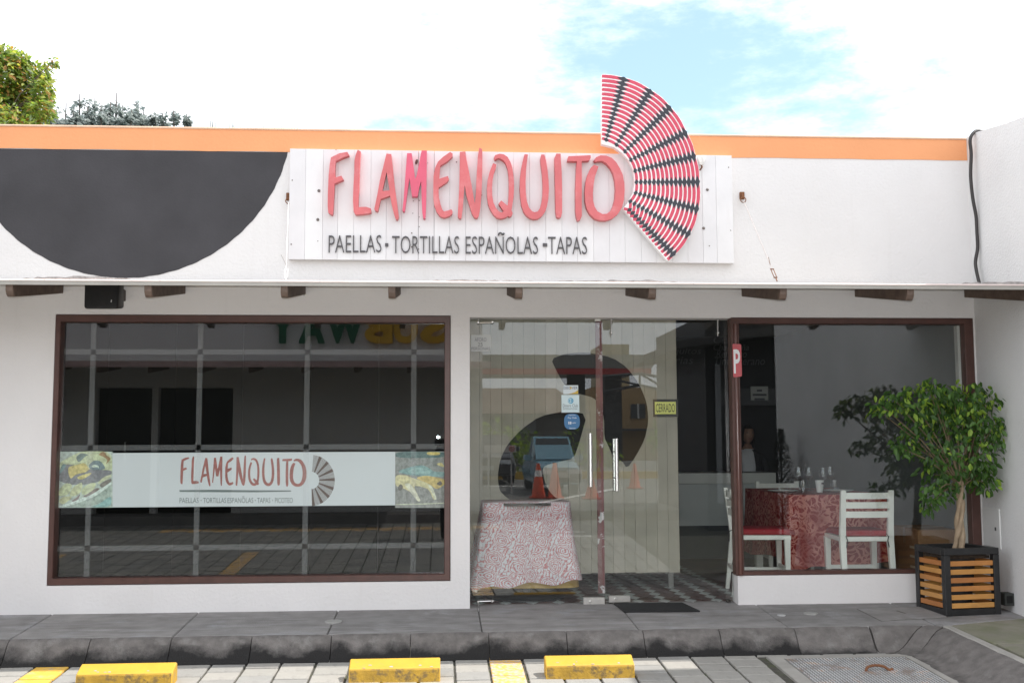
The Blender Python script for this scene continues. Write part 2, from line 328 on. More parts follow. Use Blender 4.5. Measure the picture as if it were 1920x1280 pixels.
for c in range(-30, 34):
    xc = PX0 + (c + 0.5) * PW
    if xc < -8 or xc > 3.9: continue
    stag = (c % 2) * PD / 2
    yel = 4 if c == 4 else (5 if c == 17 else None)
    far = c == 3 or c == 16 or c == -9
    r = 0; y = -0.845 - (0 if not stag else 0)
    first_half = bool(stag)
    while y > -10.5:
        d = PD / 2 if (first_half and r == 0) else PD
        yc = y - d / 2
        skip = xc > 2.0 and (yc < -1.02) and xc < 3.05 and yc > -1.78
        skip = skip or xc > 2.95
        if not skip:
            k = yel if (yel is not None and yc > -3.2) else (5 if (far and -7.4 < yc < -4.9) or (-9.95 < yc < -9.6 and -4.5 < xc < 1) else random.choice((0, 0, 1, 2, 3)))
            if yc > -1.72 and -3.6 < xc < 3.0:
                o = bpy.data.objects.new('paver', (pmh if d < PD else pm)[k]); COL.objects.link(o); o.parent = street
                o.location = (xc + random.uniform(-.002, .002), yc, gz(yc) + random.uniform(-.0025, .0025)); o.rotation_euler = (slope + random.uniform(-.006, .006), random.uniform(-.006, .006), random.uniform(-.008, .008))
            else:
                hx, hy = PW / 2 - 0.0075, d / 2 - 0.0065; e = random.uniform(-.002, .002)
                STUFF.add([(xc + a * hx, yc + b * hy, gz(yc + b * hy) + e) for a, b in ((-1, -1), (1, -1), (1, 1), (-1, 1))], [(0, 1, 2, 3)], k)
        y -= d; r += 1
STUFF.build('paver_field', paver_m + [paver_y, paver_y2], parent=street, kind='stuff')

# far road, seen only mirrored in the glass
rd = MB(); rd.add([(-60, -10.9, -0.01), (60, -10.9, -0.01), (90, -260, 0.0), (-90, -260, 0.0)], [(0, 1, 2, 3)])
rd.build('road', M('grey_asphalt', (0.17, 0.165, 0.155), 0.9, 0.2, 1.5, 0.3, 40), at=(0, -10.9, 0), kind='structure')
for nm, q in (('road_marking', [(1.75, -13.0), (1.9, -13.0), (4.6, -19.5), (4.3, -19.5)]), ('road_marking', [(0.9, -21.2), (3.6, -21.2), (3.6, -21.5), (0.9, -21.5)]),
              ('road_marking', [(1.75, -8.55), (2.3, -8.55), (2.3, -8.75), (1.75, -8.75)]), ('road_marking', [(1.75, -9.0), (2.25, -9.0), (2.25, -9.2), (1.75, -9.2)])):
    mk = MB(); mk.add([(x, y, 0.006 if y < -10.9 else gz(y) + .006) for x, y in q], [(0, 1, 2, 3)]); mk.build(nm, M('white_road_paint', (0.7, 0.69, 0.66), 0.8, 0.1), kind='structure')

# ---------------------------------------------------------------- sidewalk and kerb
bedding = MB(); bedding.add([(-8, 0.16, sz(.16) - .02), (4.0, 0.16, sz(.16) - .02), (4.0, -0.76, sz(-.76) - .02), (-8, -0.76, sz(-.76) - .02)], [(0, 1, 2, 3)])
bedding.add([(3.26, -.76, -.058), (4.0, -.76, -.058), (4.0, -5.2, -.285), (3.34, -5.2, -.285)], [(0, 1, 2, 3)])
sidewalk = bedding.build('sidewalk', M('dark_joint', (0.13, 0.12, 0.11), 0.95, 0.3, 20), at=(0, 0, 0), kind='structure')
edges = [-7.7, -6.7, -5.7, -4.69, -3.69, -2.69, -1.69, -0.72, 0.27, 1.29, 2.28, 3.27]
def slab_piece(name, pts, mt, h=0.05, zf=sz):
    mb = MB(); mb.prism([[(x, y, zf(y)) for x, y in pts]], (0, 0, -h)); return mb.build(name, mt, sidewalk, bevel=0.006)
skew = lambda x: (0.0)
for i in range(len(edges) - 1):
    a, b = edges[i] + 0.0025, edges[i + 1] - 0.0025
    slab_piece('slab', [(a, -0.748), (b, -0.748), (b, 0.16), (a, 0.16)], slab_m[i % 3])
slab_piece('slab', [(3.28, -0.775), (4.0, -0.56), (4.0, 0.16), (3.28, 0.16)], slab_m[1])
yy = [-0.60, -1.28, -2.3, -3.4, -4.6]
slab_piece('slab', [(3.40, -1.27), (3.985, -1.27), (3.985, -0.58), (3.37, -0.76)], slab_green)
for a, b in zip(yy[1:], yy[2:]): slab_piece('slab', [(3.43, b + .01), (3.985, b + .01), (3.985, a - .005), (3.41, a - .005)], slab_green)
slab_piece('edge_strip', [(3.30, -0.79), (3.36, -0.78), (3.425, -4.6), (3.36, -4.6)], rim_m, zf=lambda y: sz(y) + .004)

kerb_m = M('kerb_concrete', (0.150, 0.137, 0.13), 0.85, 0.3, 14, 0.6, 90, col2=(0.20, 0.19, 0.182), c2at=0.62, c2scale=9)
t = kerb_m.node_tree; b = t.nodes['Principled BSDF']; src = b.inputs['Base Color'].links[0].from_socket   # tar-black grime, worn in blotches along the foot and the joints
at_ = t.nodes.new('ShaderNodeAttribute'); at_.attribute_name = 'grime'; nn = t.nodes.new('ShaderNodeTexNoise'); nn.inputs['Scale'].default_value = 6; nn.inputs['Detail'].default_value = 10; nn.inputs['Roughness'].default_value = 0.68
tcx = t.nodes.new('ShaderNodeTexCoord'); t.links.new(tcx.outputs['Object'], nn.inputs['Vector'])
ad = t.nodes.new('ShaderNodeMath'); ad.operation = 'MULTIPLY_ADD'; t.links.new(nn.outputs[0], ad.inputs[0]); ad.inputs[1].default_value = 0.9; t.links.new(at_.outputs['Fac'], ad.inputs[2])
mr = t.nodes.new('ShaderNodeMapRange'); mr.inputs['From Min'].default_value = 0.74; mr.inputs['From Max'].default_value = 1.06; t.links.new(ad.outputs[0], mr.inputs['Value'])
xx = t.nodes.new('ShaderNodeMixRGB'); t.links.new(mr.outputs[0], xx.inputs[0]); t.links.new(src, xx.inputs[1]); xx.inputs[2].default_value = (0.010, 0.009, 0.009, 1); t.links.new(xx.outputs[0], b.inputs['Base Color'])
kerb = thing('kerb', (0, -0.85, -0.18), None, None, kind='structure')
def kprof(w, h, n=9):      # rolled kerb: convex lip, straight face, short concave foot
    pts = [(0, 0.0), (0.10, -0.03), (0.24, -0.12), (0.40, -0.34), (0.56, -0.62), (0.70, -0.82), (0.84, -0.94), (1.0, -1.0)]
    return [(u * w, z * h) for u, z in pts]
def kerb_stone(path_top, path_bot, g0=0.0, amount=1.0):
    """stone between two edge lines, each (start, end)"""
    mb = MB(); pr = kprof(1, 1); n = len(pr); cols = 7; vs = []; gr = []
    for i in range(cols):
        s = i / (cols - 1); tp = Vector(path_top[0]).lerp(Vector(path_top[1]), s); bt = Vector(path_bot[0]).lerp(Vector(path_bot[1]), s)
        pinch = 0.0 if 0 < i < cols - 1 else 1
        for k, (u, z) in enumerate(pr):
            v = tp.lerp(bt, u); v.z = tp.z + (bt.z - tp.z) * (-z)
            if pinch: v.z -= 0.0025
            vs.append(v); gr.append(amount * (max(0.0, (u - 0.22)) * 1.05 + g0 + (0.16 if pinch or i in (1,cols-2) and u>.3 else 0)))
    fs = [(i * n + k, (i + 1) * n + k, (i + 1) * n + k + 1, i * n + k + 1) for i in range(cols - 1) for k in range(n - 1)]
    nb = len(vs); vs2 = vs + [v - Vector((0, 0, 0.12)) for v in vs]; gr += gr
    ring = [i * n for i in range(cols)] + [(cols - 1) * n + k for k in range(1, n)] + [i * n + n - 1 for i in range(cols - 2, -1, -1)] + [k for k in range(n - 2, 0, -1)]
    fs += [(ring[i], ring[(i + 1) % len(ring)], ring[(i + 1) % len(ring)] + nb, ring[i] + nb) for i in range(len(ring))]
    mb.add(vs2, fs); o = mb.build('kerb_stone', kerb_m, kerb, smooth='all' if False else True)
    a = o.data.attributes.new('grime', 'FLOAT', 'POINT'); a.data.foreach_set('value', gr[:len(o.data.vertices)]); return o
x = -2.69 - 10 * 0.5
while x < 2.75:
    am = 1.0 if x < 1.7 else (0.85 if x < 2.2 else 0.55)
    am *= random.uniform(0.92, 1.1)
    kerb_stone(((x + .0025, -0.745, sz(-.745) - .001), (x + .4975, -0.745, sz(-.745) - .001)), ((x + .0025, -0.925, gz(-.925) + .004), (x + .4975, -0.925, gz(-.925) + .004)), 0.06, am)
    x += 0.5
kerb_stone(((2.82, -0.745, -.037), (3.20, -.735, -.037)), ((2.82, -.925, gz(-.925) + .004), (2.90, -.93, gz(-.93) + .004)), 0.0, 0.45)
kerb_stone(((3.21, -.74, -.037), (3.30, -.80, -.04)), ((2.905, -.935, gz(-.93) + .004), (2.985, -1.02, gz(-1.0) + .004)), 0.0, 0.4)
yk = [-0.81, -1.14, -1.50, -1.95, -2.45, -2.95, -3.45, -4.0]
for a, b in zip(yk, yk[1:]):
    kerb_stone(((3.305, a - .004, sz(a)), (3.33 + .02 * -b / 3, b + .004, sz(b))), ((2.985, a - .215 if a == yk[0] else a - .12, gz(a - .12) + .004), (2.995, b - .112, gz(b - .112) + .004)), 0.0, 0.42)

# ---------------------------------------------------------------- covers, caps, mat
rust_plate = M('checker_steel', (0.19, 0.19, 0.185), 0.6, 0.15, 20, metal=0.1, col2=(0.30, 0.17, 0.09), c2at=0.60, c2w=0.05, c2scale=9)
rust = M('rust', (0.20, 0.085, 0.04), 0.9, 0.3, 20, 0.3, 80)
mc = thing('manhole_cover', (2.56, -1.34, gz(-1.34)), 'square checkered steel manhole cover with rusty bent handle', 'manhole cover')
cz = lambda y: gz(y) + 0.003
fr = MB()
X0, X1, Y0, Y1 = 2.065, 3.0, -1.76, -0.955
for a in ((X0, 2.155, Y0, Y1), (2.945, X1, Y0, Y1), (2.155, 2.945, -1.02, Y1), (2.155, 2.945, Y0, -1.69)):
    fr.prism([[(a[0], a[2], cz(a[2])), (a[1], a[2], cz(a[2])), (a[1], a[3], cz(a[3])), (a[0], a[3], cz(a[3]))]], (0, 0, -.05))
fr.build('frame', rim_m, mc)
pl = MB(); q = [(2.16, -1.685), (2.94, -1.685), (2.94, -1.025), (2.16, -1.025)]
pl.prism([[(x, y, cz(y) - .002) for x, y in q]], (0, 0, -.02)); plate = pl.build('plate', rust_plate, mc)
stud = MB(); i = 0
for iy in range(34):
    for ix in range(36):
        x = 2.175 + ix * 0.0215; y = -1.04 - iy * 0.019
        a = math.radians(45 if (ix + iy) % 2 else -45); z = cz(y) - .002; dx, dy = math.cos(a) * .0105, math.sin(a) * .0105; nx, ny = -math.sin(a) * .0042, math.cos(a) * .0042
        stud.add([(x - dx, y - dy, z + .0005), (x + nx, y + ny, z + .0005), (x + dx, y + dy, z + .0005), (x - nx, y - ny, z + .0005), (x, y, z + .003)], [(0, 3, 4), (3, 2, 4), (2, 1, 4), (1, 0, 4)])
stud.build('stud', M('worn_stud_steel', (0.70, 0.71, 0.72), 0.5, 0.25, 9, metal=0.2, col2=(0.36, 0.24, 0.16), c2at=0.58, c2w=0.06, c2scale=6), plate, kind='stuff')
hd = MB(); hp = [(2.555, -1.36, cz(-1.36)), (2.57, -1.35, cz(-1.35) + .02), (2.62, -1.34, cz(-1.34) + .028), (2.67, -1.345, cz(-1.345) + .022), (2.70, -1.355, cz(-1.355) + .004), (2.725, -1.345, cz(-1.345) + .006)]
hd.tube(catmull(hp, 4), 0.0085, 7); hd.build('handle', rust, mc, smooth=True)

uc = thing('utility_cover', (3.2, -.37, sz(-.37)), 'square concrete utility cover set in sidewalk beside the planter', 'utility cover')
mb = MB(); mb.prism([[(x, y, sz(y) + .0015) for x, y in ((2.945, -.205), (3.50, -.15), (3.46, -.53), (2.955, -.615))]], (0, 0, -.003)); mb.build('frame_gap', M('dark_joint', (0.06, 0.055, 0.05)), uc)
mb = MB(); mb.prism([[(x, y, sz(y) + .004) for x, y in ((2.953, -.214), (3.492, -.16), (3.455, -.522), (2.963, -.606))]], (0, 0, -.004)); mb.build('lid', slab_m[2], uc)
mb = MB(); mb.prism([[(x, y, sz(y) + .006) for x, y in ((3.19, -.30), (3.205, -.30), (3.225, -.40), (3.21, -.40))]], (0, 0, -.003)); mb.build('lifting_slot', M('dark_joint', (0.06, 0.055, 0.05)), uc)
for x, y, rr, lab in ((-0.717, -.379, .058, 'round steel cap in sidewalk below the left window'), (2.567, -.341, .05, 'round steel cap in sidewalk below the right window')):
    mb = MB(); mb.lathe([(rr, -.01), (rr, .006), (rr * .9, .008)], (x, y, sz(y)), 24); mb.build('steel_drain_disc', M('dull_cap', (0.34, 0.335, 0.32), 0.6, 0.2, 20), label=lab, cat='drain cap')
mb = MB(); mb.lathe([(.03, -.01), (.03, .004), (.02, .005)], (2.348, -.38, sz(-.38)), 12); mb.build('steel_drain_disc', M('whitish_cap', (0.5, 0.5, 0.5), 0.6, 0.3, 30), label='tiny pale bolt cap beside the sidewalk joint', cat='drain cap')
mb = MB(); mb.prism([[(1.255, .09, .012), (1.76, .09, .012), (1.815, -.235, sz(-.235) + .012), (1.28, -.22, sz(-.22) + .012)]], (0, 0, -.012))
mb.build('doormat', M('black_rubber', (0.014, 0.014, 0.015), 0.85, 0.2, 30, 0.4, 200), bevel=.003, label='black rubber doormat in front of the glass door', cat='doormat')
# ---------------------------------------------------------------- wheel stops
def stop(x0, x1, y0, label, tilt=0.0):
    z = gz(y0 - .07)
    o = MB(); prof = [(0, -.01), (0, .085), (-.012, .106), (-.03, .110), (-.122, .076), (-.134, .066), (-.146, -.01)]
    n = len(prof); vs = [(x, y0 + a, z + b) for x in (x0, x1) for a, b in prof]
    o.add(vs, [tuple(range(n)), tuple(range(2 * n - 1, n - 1, -1))] + [(i, i + n, (i + 1) % n + n, (i + 1) % n) for i in range(n)])
    root = o.build('wheel_stop', [yellow_m, yellow_dirty_shaded], at=((x0 + x1) / 2, y0 - .07, z), bevel=.005, bseg=1, label=label, cat='wheel stop', group='yellow wheel stops along the kerb'); root.rotation_euler.z = tilt
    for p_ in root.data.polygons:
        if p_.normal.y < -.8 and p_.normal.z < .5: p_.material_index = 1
    c = MB()
    for _ in range(5):
        cx = random.uniform(x0 + .03, x1 - .05); w = random.uniform(.008, .025); hgt = random.uniform(.004, .012); yc = y0 - random.uniform(.10, .13); zf = lambda y: z + .110 - (y0 - .03 - y) * .3696 + .0012
        c.add([(cx, yc, zf(yc)), (cx + w, yc - hgt * .3, zf(yc - hgt * .3)), (cx + w * .8, yc + hgt, zf(yc + hgt)), (cx + w * .2, yc + hgt * .8, zf(yc + hgt * .8))], [(0, 1, 2, 3)])
    c.build('paint_chip', grey_chip, root, kind='stuff')
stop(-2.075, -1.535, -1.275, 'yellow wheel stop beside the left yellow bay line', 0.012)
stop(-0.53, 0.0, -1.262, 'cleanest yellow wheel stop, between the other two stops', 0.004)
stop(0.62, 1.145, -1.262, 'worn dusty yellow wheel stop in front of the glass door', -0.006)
# ================================================================== THE RESTAURANT
shop = thing('restaurant_building', (0.5, 0, 0), 'white single storey restaurant front with orange band and black painted semicircle', 'building')
WX0, WX1, WZ0, WZ1 = -2.736, 0.072, 0.195, 2.096       # left window opening
DX0, DX1, DZ1 = 0.210, 2.150, 2.084                      # glass doors
QX0, QX1, QZ0, QZ1 = 2.150, 3.986, 0.207, 2.090          # right window
xs = [-7, WX0, WX1, DX0, DX1, QX1, 4.08]; zs = [-0.25, -0.006, WZ0, QZ0, DZ1, QZ1, WZ1, 3.452]
def solid(i, j):
    xm = (xs[i] + xs[i + 1]) / 2; zm = (zs[j] + zs[j + 1]) / 2
    if WX0 < xm < WX1 and WZ0 < zm < WZ1: return False
    if DX0 < xm < DX1 and -0.003 < zm < DZ1: return False
    if QX0 < xm < QX1 and QZ0 < zm < QZ1: return False
    return True
hollow_wall(MB(), xs, zs, solid, 0, 0.15).build('front_wall', white_wall, shop)
# orange band with a hand-painted lower edge, and its little coping
mb = MB(); n = 60; lo = []; x0, x1 = -7.0, 3.992
for i in range(n + 1):
    x = x0 + (x1 - x0) * i / n; lo.append((x, -0.004, 3.294 + 0.004 * math.sin(i * 2.1) * random.random()))
mb.prism([lo + [(x1, -0.004, 3.455), (x0, -0.004, 3.455)]], (0, 0.012, 0)); mb.build('painted_band', orange, shop)
mb = MB(); mb.box(-7.0, 3.99, -0.012, 0.17, 3.453, 3.468); mb.build('coping', M('coping', (0.72, 0.50, 0.36), 0.7, 0.15, 5), shop, bevel=.004)
# black semicircle
a, b_, c = P(540, 283), P(262, 520), P(0, 418)
def circ(p, q, r):
    ax, ay, bx, by, cx, cy = p.x, p.z, q.x, q.z, r.x, r.z
    d = 2 * (ax * (by - cy) + bx * (cy - ay) + cx * (ay - by))
    ux = ((ax ** 2 + ay ** 2) * (by - cy) + (bx ** 2 + by ** 2) * (cy - ay) + (cx ** 2 + cy ** 2) * (ay - by)) / d
    uy = ((ax ** 2 + ay ** 2) * (cx - bx) + (bx ** 2 + by ** 2) * (ax - cx) + (cx ** 2 + cy ** 2) * (bx - ax)) / d
    return ux, uy, math.hypot(ax - ux, ay - uy)
ux, uy, ur = circ(a, b_, c)
zt = 3.291; pts = []
t0 = math.asin((zt - uy) / ur); k = 90
for i in range(k + 1):
    t_ = t0 - (math.pi + 2 * t0) * i / k; rr = ur + 0.002 * math.sin(i * 1.7); pts.append((ux + rr * math.cos(t_), -0.003, uy + rr * math.sin(t_)))
mb = MB(); mb.prism([pts], (0, 0.006, 0)); mb.build('painted_semicircle', black_paint, shop)
# canopy
ZF = P(900, 538, -.95).z
cy0, cy1 = -0.945, -0.002
mb = MB(); zr = lambda y: ZF + 0.030 + 0.15 * (y + .945)
mb.hexa([(-7, cy0 + .004, ZF + .006), (3.995, cy0 + .004, ZF + .006), (3.995, cy1, ZF + .15), (-7, cy1, ZF + .15), (-7, cy0 + .004, ZF + .026), (3.995, cy0 + .004, ZF + .026), (3.995, cy1, ZF + .175), (-7, cy1, ZF + .175)])
canopy = mb.build('canopy', M('canopy_sheet', (0.30, 0.28, 0.25), 0.8, 0.2, 4), shop)
mb = MB(); mb.box(-7, 3.996, -.958, -.942, ZF, ZF + .024); mb.build('fascia', fascia_m, canopy)
mb = MB(); mb.hexa([(-7, -.9635, ZF + .0245), (3.996, -.9635, ZF + .0245), (3.996, -.93, ZF + .036), (-7, -.93, ZF + .036), (-7, -.9635, ZF + .029), (3.996, -.9635, ZF + .029), (3.996, -.93, ZF + .040), (-7, -.93, ZF + .040)])
mb.build('flashing', flash_m, canopy)
mb = MB(); x = -7.0; top = []
while x < 3.99:
    hgt = max(0, math.sin(x * 1.9) * .5 + math.sin(x * 5.3 + 1) * .35 + random.uniform(-.3, .3)) * 0.022; top.append((x, -.93, ZF + .037 + hgt)); x += random.uniform(.02, .05)
mb.prism([[(-7, -.93, ZF + .035)] + [(3.99, -.93, ZF + .035)] + top[::-1]], (0, .02, 0)); mb.build('mortar_line', mortar_m, canopy, kind='stuff')
mb = MB()
for px in (18, 83, 131, 222, 300, 461, 488, 600, 845, 975, 1010, 1240, 1300, 1380, 1560, 1700):
    p = P(px, 531, -.962); mb.lathe([(.004, 0), (.003, .002)], (0, 0, 0), 6)
    for v in mb.v[-12:]: v.x, v.y, v.z = p.x + v.x, -.9605 - v.z, ZF + .028 + v.y
mb.build('nail', M('nail_head', (0.1, 0.09, 0.08)), canopy, kind='stuff')
def rafter(xl, w=0.046):
    mb = MB(); zb1 = P(900, 553.8, 0).z; zb0 = P(900, 559, -.935).z; zt0, zt1 = ZF + .004, ZF + .146
    prof = [(-.012, zt1), (-.012, zb1), (-.905, zb0), (-.922, zb0 + .012), (-.937, zb0 + .035), (-.940, zt0)]
    n = len(prof); e = random.uniform(-.003, .003)
    vs = [(x + e, y, z) for x in (xl, xl + w) for y, z in prof]
    mb.add(vs, [tuple(range(n)), tuple(range(2 * n - 1, n - 1, -1))] + [(i, i + n, (i + 1) % n + n, (i + 1) % n) for i in range(n)])
    mb.build('rafter', rafter_m, canopy, bevel=.003)
    z = zb1 - .002
def rx(px): return P(px, 555, 0).x
for px in (120, 348, 574, 751): rafter(rx(px) - .046)
for px in (950, 1172, 1390, 1601, 1806): rafter(rx(px))
for px in (-115, -345): rafter(rx(px))
mb = MB()
for px in (953, 1175, 570):
    p = P(px, 552, -.02); mb.lathe([(.009, 0), (.009, .008), (.004, .009)], (0, 0, 0), 8)
    for v in mb.v[-24:]: v.x, v.y, v.z = p.x + v.x, -.012 - v.z, p.z + v.y
mb.build('bolt', M('bolt_steel', (0.5, 0.48, 0.45), 0.4, metal=.7), canopy, kind='stuff')

# ---------------------------------------------------------------- left window
def frame_mb(x0, x1, z0, z1, wl, wr, wb, wt, y0, y1):
    mb = MB(); xs = [x0, x0 + wl, x1 - wr, x1]; zs = [z0, z0 + wb, z1 - wt, z1]
    return hollow_wall(mb, xs, zs, lambda i, j: not (i == 1 and j == 1), y0, y1)
lw = frame_mb(WX0 + .003, WX1 - .003, WZ0 + .003, WZ1 - .003, .036, .042, .046, .05, -.006, .10).build('window', brown, shop, bevel=.004)
mb = MB(); mb.box(WX0 + .036, WX1 - .042, .056, .064, WZ0 + .045, WZ1 - .05); mb.build('pane', glass_m, lw)
vx = [P(x, 659, GL).x for x in (174, 375, 576, 776)]; hz = [P(460, y, GL).z for y in (659.5, 838, 1025)]
SW = 0.019
zlo, zhi = WZ0 + .05, WZ1 - .052; xlo, xhi = WX0 + .042, WX1 - .046
cuts_z = [zlo] + [v for z in sorted(hz) for v in (z - SW, z + SW)] + [zhi]
cuts_x = [xlo] + [v for x in vx for v in (x - SW, x + SW)] + [xhi]
for x in vx:
    for i in range(0, len(cuts_z), 2):
        mb = MB(); mb.add([(x - SW, .068, cuts_z[i]), (x + SW, .068, cuts_z[i]), (x + SW, .068, cuts_z[i + 1]), (x - SW, .068, cuts_z[i + 1])], [(0, 1, 2, 3)]); mb.build('film_strip', strip_m, lw)
for z in hz:
    for i in range(0, len(cuts_x), 2):
        mb = MB(); mb.add([(cuts_x[i], .068, z - SW), (cuts_x[i + 1], .068, z - SW), (cuts_x[i + 1], .068, z + SW), (cuts_x[i], .068, z + SW)], [(0, 1, 2, 3)]); mb.build('film_strip', strip_m, lw)
pj = [WX0 - .02] + [P(x, 750, .2).x for x in (75, 202, 329, 455, 582, 710)] + [WX1 + .03]
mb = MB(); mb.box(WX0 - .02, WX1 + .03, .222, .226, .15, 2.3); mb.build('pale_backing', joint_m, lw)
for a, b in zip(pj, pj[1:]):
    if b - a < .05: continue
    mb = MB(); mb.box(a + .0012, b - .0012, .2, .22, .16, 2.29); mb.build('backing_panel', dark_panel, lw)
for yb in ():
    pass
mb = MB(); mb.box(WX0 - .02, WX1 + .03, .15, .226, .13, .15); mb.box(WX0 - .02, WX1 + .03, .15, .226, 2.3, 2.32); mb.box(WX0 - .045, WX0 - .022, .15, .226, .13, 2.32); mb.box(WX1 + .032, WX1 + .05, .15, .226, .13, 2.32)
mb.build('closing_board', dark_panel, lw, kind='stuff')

# ---------------------------------------------------------------- letter outlines (photo pixels)
Kc = 150 / 1280
def px_outline(o, pts): return [(o[0] + x * Kc, o[1] + y * Kc) for x, y in pts]
LET = [
 ('F', (605, 270), [[(132,215),(265,150),(395,128),(425,182),(330,215),(207,275),(200,400),(195,540),(300,508),(335,570),(190,635),(185,750),(170,1040),(160,1130),(135,1130),(90,1100),(80,1000),(82,800),(95,500),(112,330)]]),
 ('L', (605, 270), [[(560,93),(608,120),(600,200),(590,420),(585,640),(575,850),(572,1010),(690,1005),(770,1030),(778,1095),(740,1108),(640,1122),(525,1128),(495,1080),(485,900),(490,700),(505,450),(508,270),(525,180)]]),
 ('A', (605, 270), [[(1020,155),(1098,163),(1115,300),(1135,500),(1150,650),(1185,900),(1218,1150),(1208,1205),(1175,1208),(1150,1150),(1110,1000),(1078,825),(930,880),(905,985),(885,1070),(850,1072),(825,1040),(845,950),(880,780),(915,580),(960,400)],[(1022,450),(955,750),(1070,745),(1045,590)]]),
 ('M', (745, 270), [[(155,150),(230,148),(245,250),(265,390),(285,560),(310,500),(345,330),(388,105),(472,105),(470,400),(465,800),(460,1000),(450,1190),(415,1190),(400,1100),(390,900),(380,590),(350,700),(325,838),(235,840),(215,700),(190,540),(180,650),(150,850),(122,1070),(110,1085),(80,1062),(100,900),(120,620),(140,350)]]),
 ('E', (745, 270), [[(845,128),(885,155),(885,200),(800,278),(690,345),(678,450),(670,558),(810,512),(826,565),(800,605),(660,698),(665,850),(690,960),(720,1050),(745,1080),(800,1068),(865,1045),(885,1080),(880,1118),(830,1155),(750,1178),(685,1158),(630,1085),(590,980),(575,850),(575,700),(578,520),(605,380),(650,285),(740,200)]]),
 ('N', (850, 270), [[(105,128),(190,120),(215,270),(250,440),(290,640),(345,955),(360,800),(370,550),(395,180),(415,60),(462,82),(465,300),(460,600),(452,800),(435,1010),(415,1120),(400,1170),(372,1188),(335,1172),(300,1115),(250,960),(210,830),(183,655),(165,850),(150,1050),(130,1190),(95,1190),(70,1155),(78,1000),(92,750),(100,500),(103,300)]]),
 ('Q', (850, 270), [[(650,215),(670,180),(740,157),(810,168),(870,210),(915,290),(945,380),(970,560),(972,700),(965,850),(945,980),(932,1060),(950,1105),(938,1145),(900,1165),(875,1148),(830,1180),(770,1195),(700,1180),(640,1125),(590,1045),(555,950),(540,830),(538,700),(550,570),(580,450),(610,370),(635,308),(692,330),(680,390),(650,470),(630,570),(620,700),(622,820),(640,930),(680,1020),(720,1070),(770,1098),(808,1075),(725,955),(735,940),(765,903),(865,985),(880,930),(888,800),(890,650),(885,500),(870,400),(840,310),(800,260),(740,225),(700,232),(668,250)]]),
 ('U', (960, 270), [[(200,165),(257,170),(240,280),(225,420),(218,600),(222,780),(240,920),(275,1020),(320,1075),(360,1092),(410,1080),(450,1020),(478,920),(492,800),(495,640),(485,480),(465,330),(455,230),(470,168),(520,172),(545,270),(570,420),(585,580),(592,720),(582,880),(560,1000),(530,1085),(480,1152),(420,1195),(350,1202),(290,1185),(230,1142),(185,1075),(150,970),(132,830),(125,680),(130,540),(150,380),(180,240)]]),
 ('I', (960, 270), [[(710,155),(778,155),(785,300),(797,450),(802,700),(803,1000),(802,1100),(785,1172),(750,1182),(715,1168),(700,1085),(695,900),(690,600),(685,350),(685,210)]]),
 ('T', (1050, 275), [[(135,155),(490,138),(495,175),(470,222),(348,232),(350,500),(350,900),(350,1112),(320,1178),(285,1182),(262,1122),(250,1000),(248,700),(256,480),(262,330),(274,234),(118,230)]]),
 ('O', (1050, 275), [[(540,215),(580,170),(650,140),(740,145),(830,180),(900,250),(960,350),(1005,450),(1030,580),(1035,700),(1025,850),(990,980),(930,1075),(840,1150),(740,1182),(640,1178),(560,1152),(480,1080),(425,980),(400,860),(397,720),(412,560),(440,450),(492,340),(545,290),(616,318),(585,410),(560,480),(540,600),(527,740),(530,860),(555,960),(600,1035),(680,1078),(750,1073),(810,1025),(855,930),(880,820),(890,680),(880,540),(850,420),(800,330),(740,265),(680,228),(620,230),(592,236),(575,245)]]),
]
# ---------------------------------------------------------------- the sign board
YS = -0.048
sign = thing('sign_board', (P(955, 485).x, YS, P(955, 488).z), 'white planked restaurant sign board with thick red letters and grey wording', 'sign')
pj = [541, 571, 604, 632, 662, 694, 723, 752, 783, 813, 842, 872, 902, 932, 962, 992, 1022, 1052, 1081, 1111, 1141, 1170, 1200, 1229, 1258, 1287, 1316, 1342, 1372.5]
def sx_at(px, py): return P(px, py, YS)
for i, (a, b) in enumerate(zip(pj, pj[1:])):
    ta, tb = sx_at(a + 2.5, 279 + (a - 541) * 13 / 830), sx_at(b + 2.5, 279 + (b - 541) * 13 / 830)
    ba, bb = sx_at(a, 486 + (a - 541) * 7.5 / 830), sx_at(b, 486 + (b - 541) * 7.5 / 830)
    gp = .0022 if i in (8,) else .0005
    e = random.uniform(-.003, .002); mb = MB()
    xa, xb = (ta.x + ba.x) / 2 + gp, (tb.x + bb.x) / 2 - gp
    mb.hexa([(xa, YS + e, ba.z), (xb, YS + e, bb.z), (xb, -.006, bb.z), (xa, -.006, ba.z), (xa, YS + e, ta.z), (xb, YS + e, tb.z), (xb, -.006, tb.z), (xa, -.006, ta.z)])
    mb.build('plank', plank_white[random.choice((0, 0, 1, 2))], sign, bevel=.0008)
zb = P(955, 488, YS).z; zt_ = P(955, 285, YS).z; xl_, xr_ = P(541, 486, YS).x, P(1372, 490, YS).x
mb = MB(); mb.box(xl_ + .01, xr_ - .01, -.0055, -.001, zb + .01, zt_ - .01); mb.build('backing_frame', M('dark_gap', (0.36, 0.34, 0.34), 0.9), sign)
YL0, YL1 = YS - .004, YS - .060
for nm, o, loops in LET:
    mb = MB(); mb.prism([[P(x, y, YL1) for x, y in px_outline(o, lp)] for lp in loops], (0, YL0 - YL1, 0))
    ob = mb.build('letter', red_letter2 if nm == 'M' else red_letter, sign)
    if nm == 'M': ob['label'] = 'crimson unfaded letter M'
